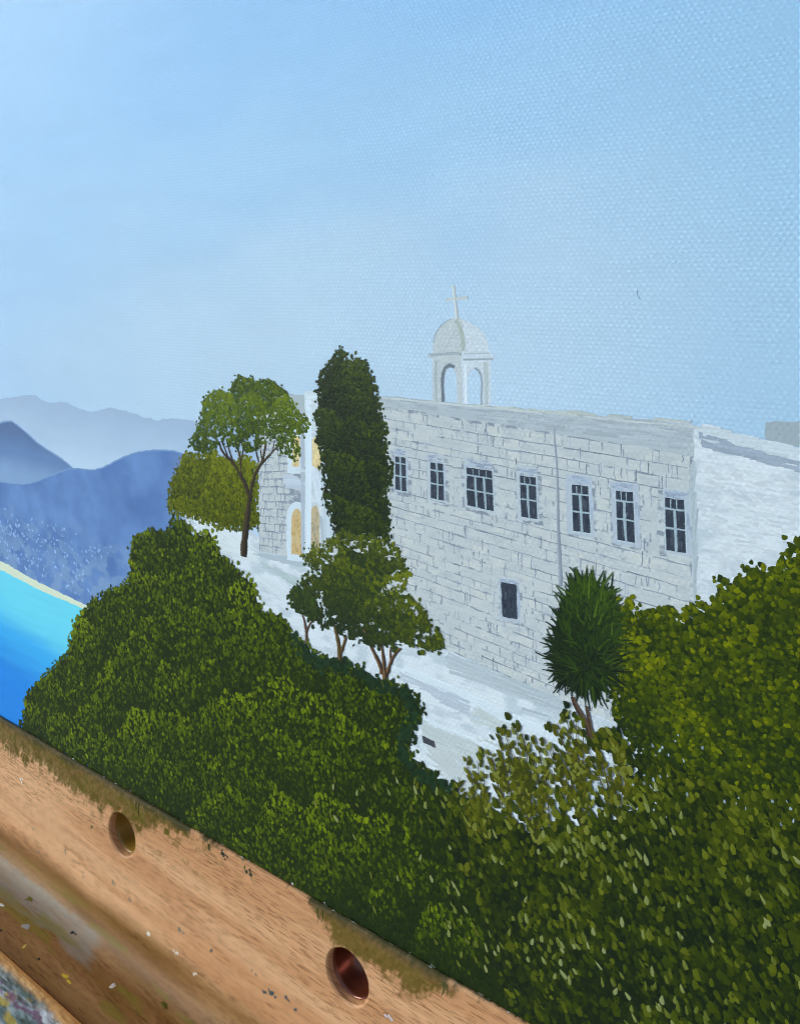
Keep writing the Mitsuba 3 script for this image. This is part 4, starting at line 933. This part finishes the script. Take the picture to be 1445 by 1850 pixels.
for i, ((hx, hz), hr) in enumerate(zip(HC, HR)):
    rr = hr - 0.05
    pr = [(rr, 1.7), (rr - 0.3, 1.8), (rr - 0.45, 2.6), (rr - 0.9, 4.4), (rr - 1.9, 6.0), (rr - 3.2, 6.8), (0.01, 7.2)]
    k = trimesh.creation.revolve(np.array(pr) * MM, sections=64)
    k.apply_transform(trimesh.transformations.rotation_matrix(-math.pi / 2, [1, 0, 0]))
    k.apply_translation((hx * MM, -0.0012, hz * MM))
    add(EA + '__hole_lining', ply(k, ('copper_lining', 'dark_lining')[i], smooth=True), ('shiny copper red cup inside the nearer hole', 'dull brown cup inside the farther hole')[i])

# front lip of the tray, crusted with old paint
lip = [(17.05, -58), (17.05, -40.4), (17.5, -39.4), (18.2, -38.7), (19.2, -38.3), (21, -38.15), (28, -38.1), (34, -38.2), (42, -38.4), (46, -39), (47, -41), (47, -58)]
m = trimesh.creation.extrude_polygon(Polygon(lip), EX1 - EX0, engine='earcut')
v = m.vertices.copy()
m.vertices = np.stack([v[:, 2] + EX0, -v[:, 0] * MM, v[:, 1] * MM], 1)
m.fix_normals()
add(EA + '__front_lip', ply(m, 'paint_crust', smooth=40), 'front lip of the tray crusted with grey, white and purple dried paint')

# crumbs of dried paint on the wood
q = np.random.default_rng(141)
def crumb(x, z, d, w, l, ang, col, n=1, key='dried_paint', dome=0.18, flat=False):
    o = Paint()
    for _ in range(n):
        o.dab(x + q.normal(0, w * 0.5 * (n > 1)), z + q.normal(0, l * 0.4 * (n > 1)), w * q.uniform(0.6, 1.2), l * q.uniform(0.6, 1.2), ang + q.normal(0, 0.5), lin(*col), 0.0, dome, q)
    m = trimesh.Trimesh(np.vstack(o.v), np.vstack(o.f), process=False)
    if flat:                                     # lying on the tray floor instead of the upright board
        v = m.vertices.copy()
        m.vertices = np.stack([v[:, 0], v[:, 2], -v[:, 1]], 1)
        m.invert()
    else:
        m.vertices += [0, -d * MM, 0]
    return m, np.vstack(o.c)
spots = list(zip([(-126.02, -0.88), (-124.65, -1.28), (-117.31, -1.86), (-139.36, -24.24), (-110.79, -23.87), (-106.66, -22.98), (-112.83, -24.69), (-104.86, -23.95), (-125.68, -0.86), (-129.34, -24.05), (-111.73, -24.12), (-172.72, -13.99), (-197.18, -30.19), (-184.41, -24.21), (-163.95, -24.11), (-157.5, -25.43), (-176.45, -27.14), (-205.02, -13.78), (-150.68, -30.47), (-140.88, -29.89), (-134.54, -31.89), (-116.02, -22.25), (-81.91, -13.2), (-199.05, -24.82), (-118.13, -1.97)],
                 [(44, 52, 44)] * 3 + [(96, 104, 106)] + [(66, 76, 84)] * 4 + [(44, 52, 44)] + [(92, 88, 84)] * 2 + [(90, 84, 40)] + [(130, 116, 104)] * 5 + [(220, 214, 200)] * 2 + [(214, 200, 186)] * 2 + [(120, 110, 104), (196, 186, 190), (150, 130, 110), (44, 52, 44)]))
for (x, z), col in spots:
    m, c = crumb(x, z, 1.2, 0.7, 0.8, q.uniform(0, 3), col, n=int(q.integers(2, 5)))
    add(EA + '__dried_paint', mikit.ply(m, 'paint_marks', smooth=True, color=c))
# pale ridge of paint where the canvas meets the ledge, broken along its length
o = Paint(1.0)
for _ in range(90):
    x = q.choice([q.uniform(-100, -50), q.uniform(-218, -50)])
    o.dab(x, 0.02, q.uniform(0.4, 1.3), q.uniform(0.12, 0.3), q.normal(0, 0.1), lin(*((176, 180, 176) if q.random() < 0.12 else (60, 62, 30))), 0.55, 0.15, q)
o.build(EA + '__edge_paint', kind='stuff')
# brush tails of dark green running from the picture on to the wood
o = Paint(1.0)
tails = [(-154.37, 0.76), (-129.52, 0.84), (-118.78, 0.8), (-98.6, -0.42), (-69.96, -0.19)]
for x, z in tails:
    for _ in range(int(q.integers(2, 5))):
        x0 = x + q.normal(0, 0.6)
        o.stroke(smooth_line([(x0, -0.7), (x0 + q.normal(0.15, 0.2), -2), (x0 + q.normal(0.3, 0.5), -q.uniform(1.8, 4.0))], 6), q.uniform(0.3, 0.7), 0.06,
                 lin(*(np.array([58, 62, 24]) + q.uniform(-14, 20))), 1.2, 0.05, q)
o.build(EA + '__green_smears', kind='stuff')
# bits lying in the tray
tray = []
def tray_bit(x, d, w, l, ang, col, n=3):
    o = Paint()
    for _ in range(n):
        o.dab(x + q.normal(0, w * 0.4), q.normal(0, l * 0.3), w * q.uniform(0.7, 1.2), l * q.uniform(0.7, 1.2), ang + q.normal(0, 0.3), lin(*col), 0.0, 0.2, q)
    v, f = np.vstack(o.v), np.vstack(o.f)
    zt = np.interp(d, [p_[0] for p_ in prof[15:-2]], [p_[1] for p_ in prof[15:-2]])
    m = trimesh.Trimesh(np.stack([v[:, 0], -d * MM + v[:, 2], zt * MM - v[:, 1]], 1), f, process=False)
    add(EA + '__dried_paint', mikit.ply(m, 'paint_marks', smooth=True, color=np.vstack(o.c)))
TRAY = [(-175, 4.6, 0.9, 0.9, 0.8, (40, 44, 46), 4), (-176.2, 13.2, 0.8, 0.9, 0.2, (34, 24, 14), 2), (-165.4, 12.4, 2.2, 1.0, 0.3, (186, 158, 44), 3), (-155, 7.8, 1.0, 1.5, -0.4, (196, 186, 180), 3),
        (-198.6, 9.8, 2.4, 0.8, 0.1, (206, 204, 200), 2), (-188, 9.9, 1.8, 1.2, 0.1, (142, 138, 132), 3), (-194.6, 4.6, 3.2, 0.6, 0.1, (96, 92, 22), 3), (-182.9, 12.8, 1.0, 0.7, 0.2, (190, 160, 70), 2),
        (-141.3, 4.4, 2.4, 1.0, 0.1, (78, 76, 22), 3), (-192, 13.7, 0.8, 0.6, 0, (34, 28, 24), 2)]
for a in TRAY:
    tray_bit(*a)
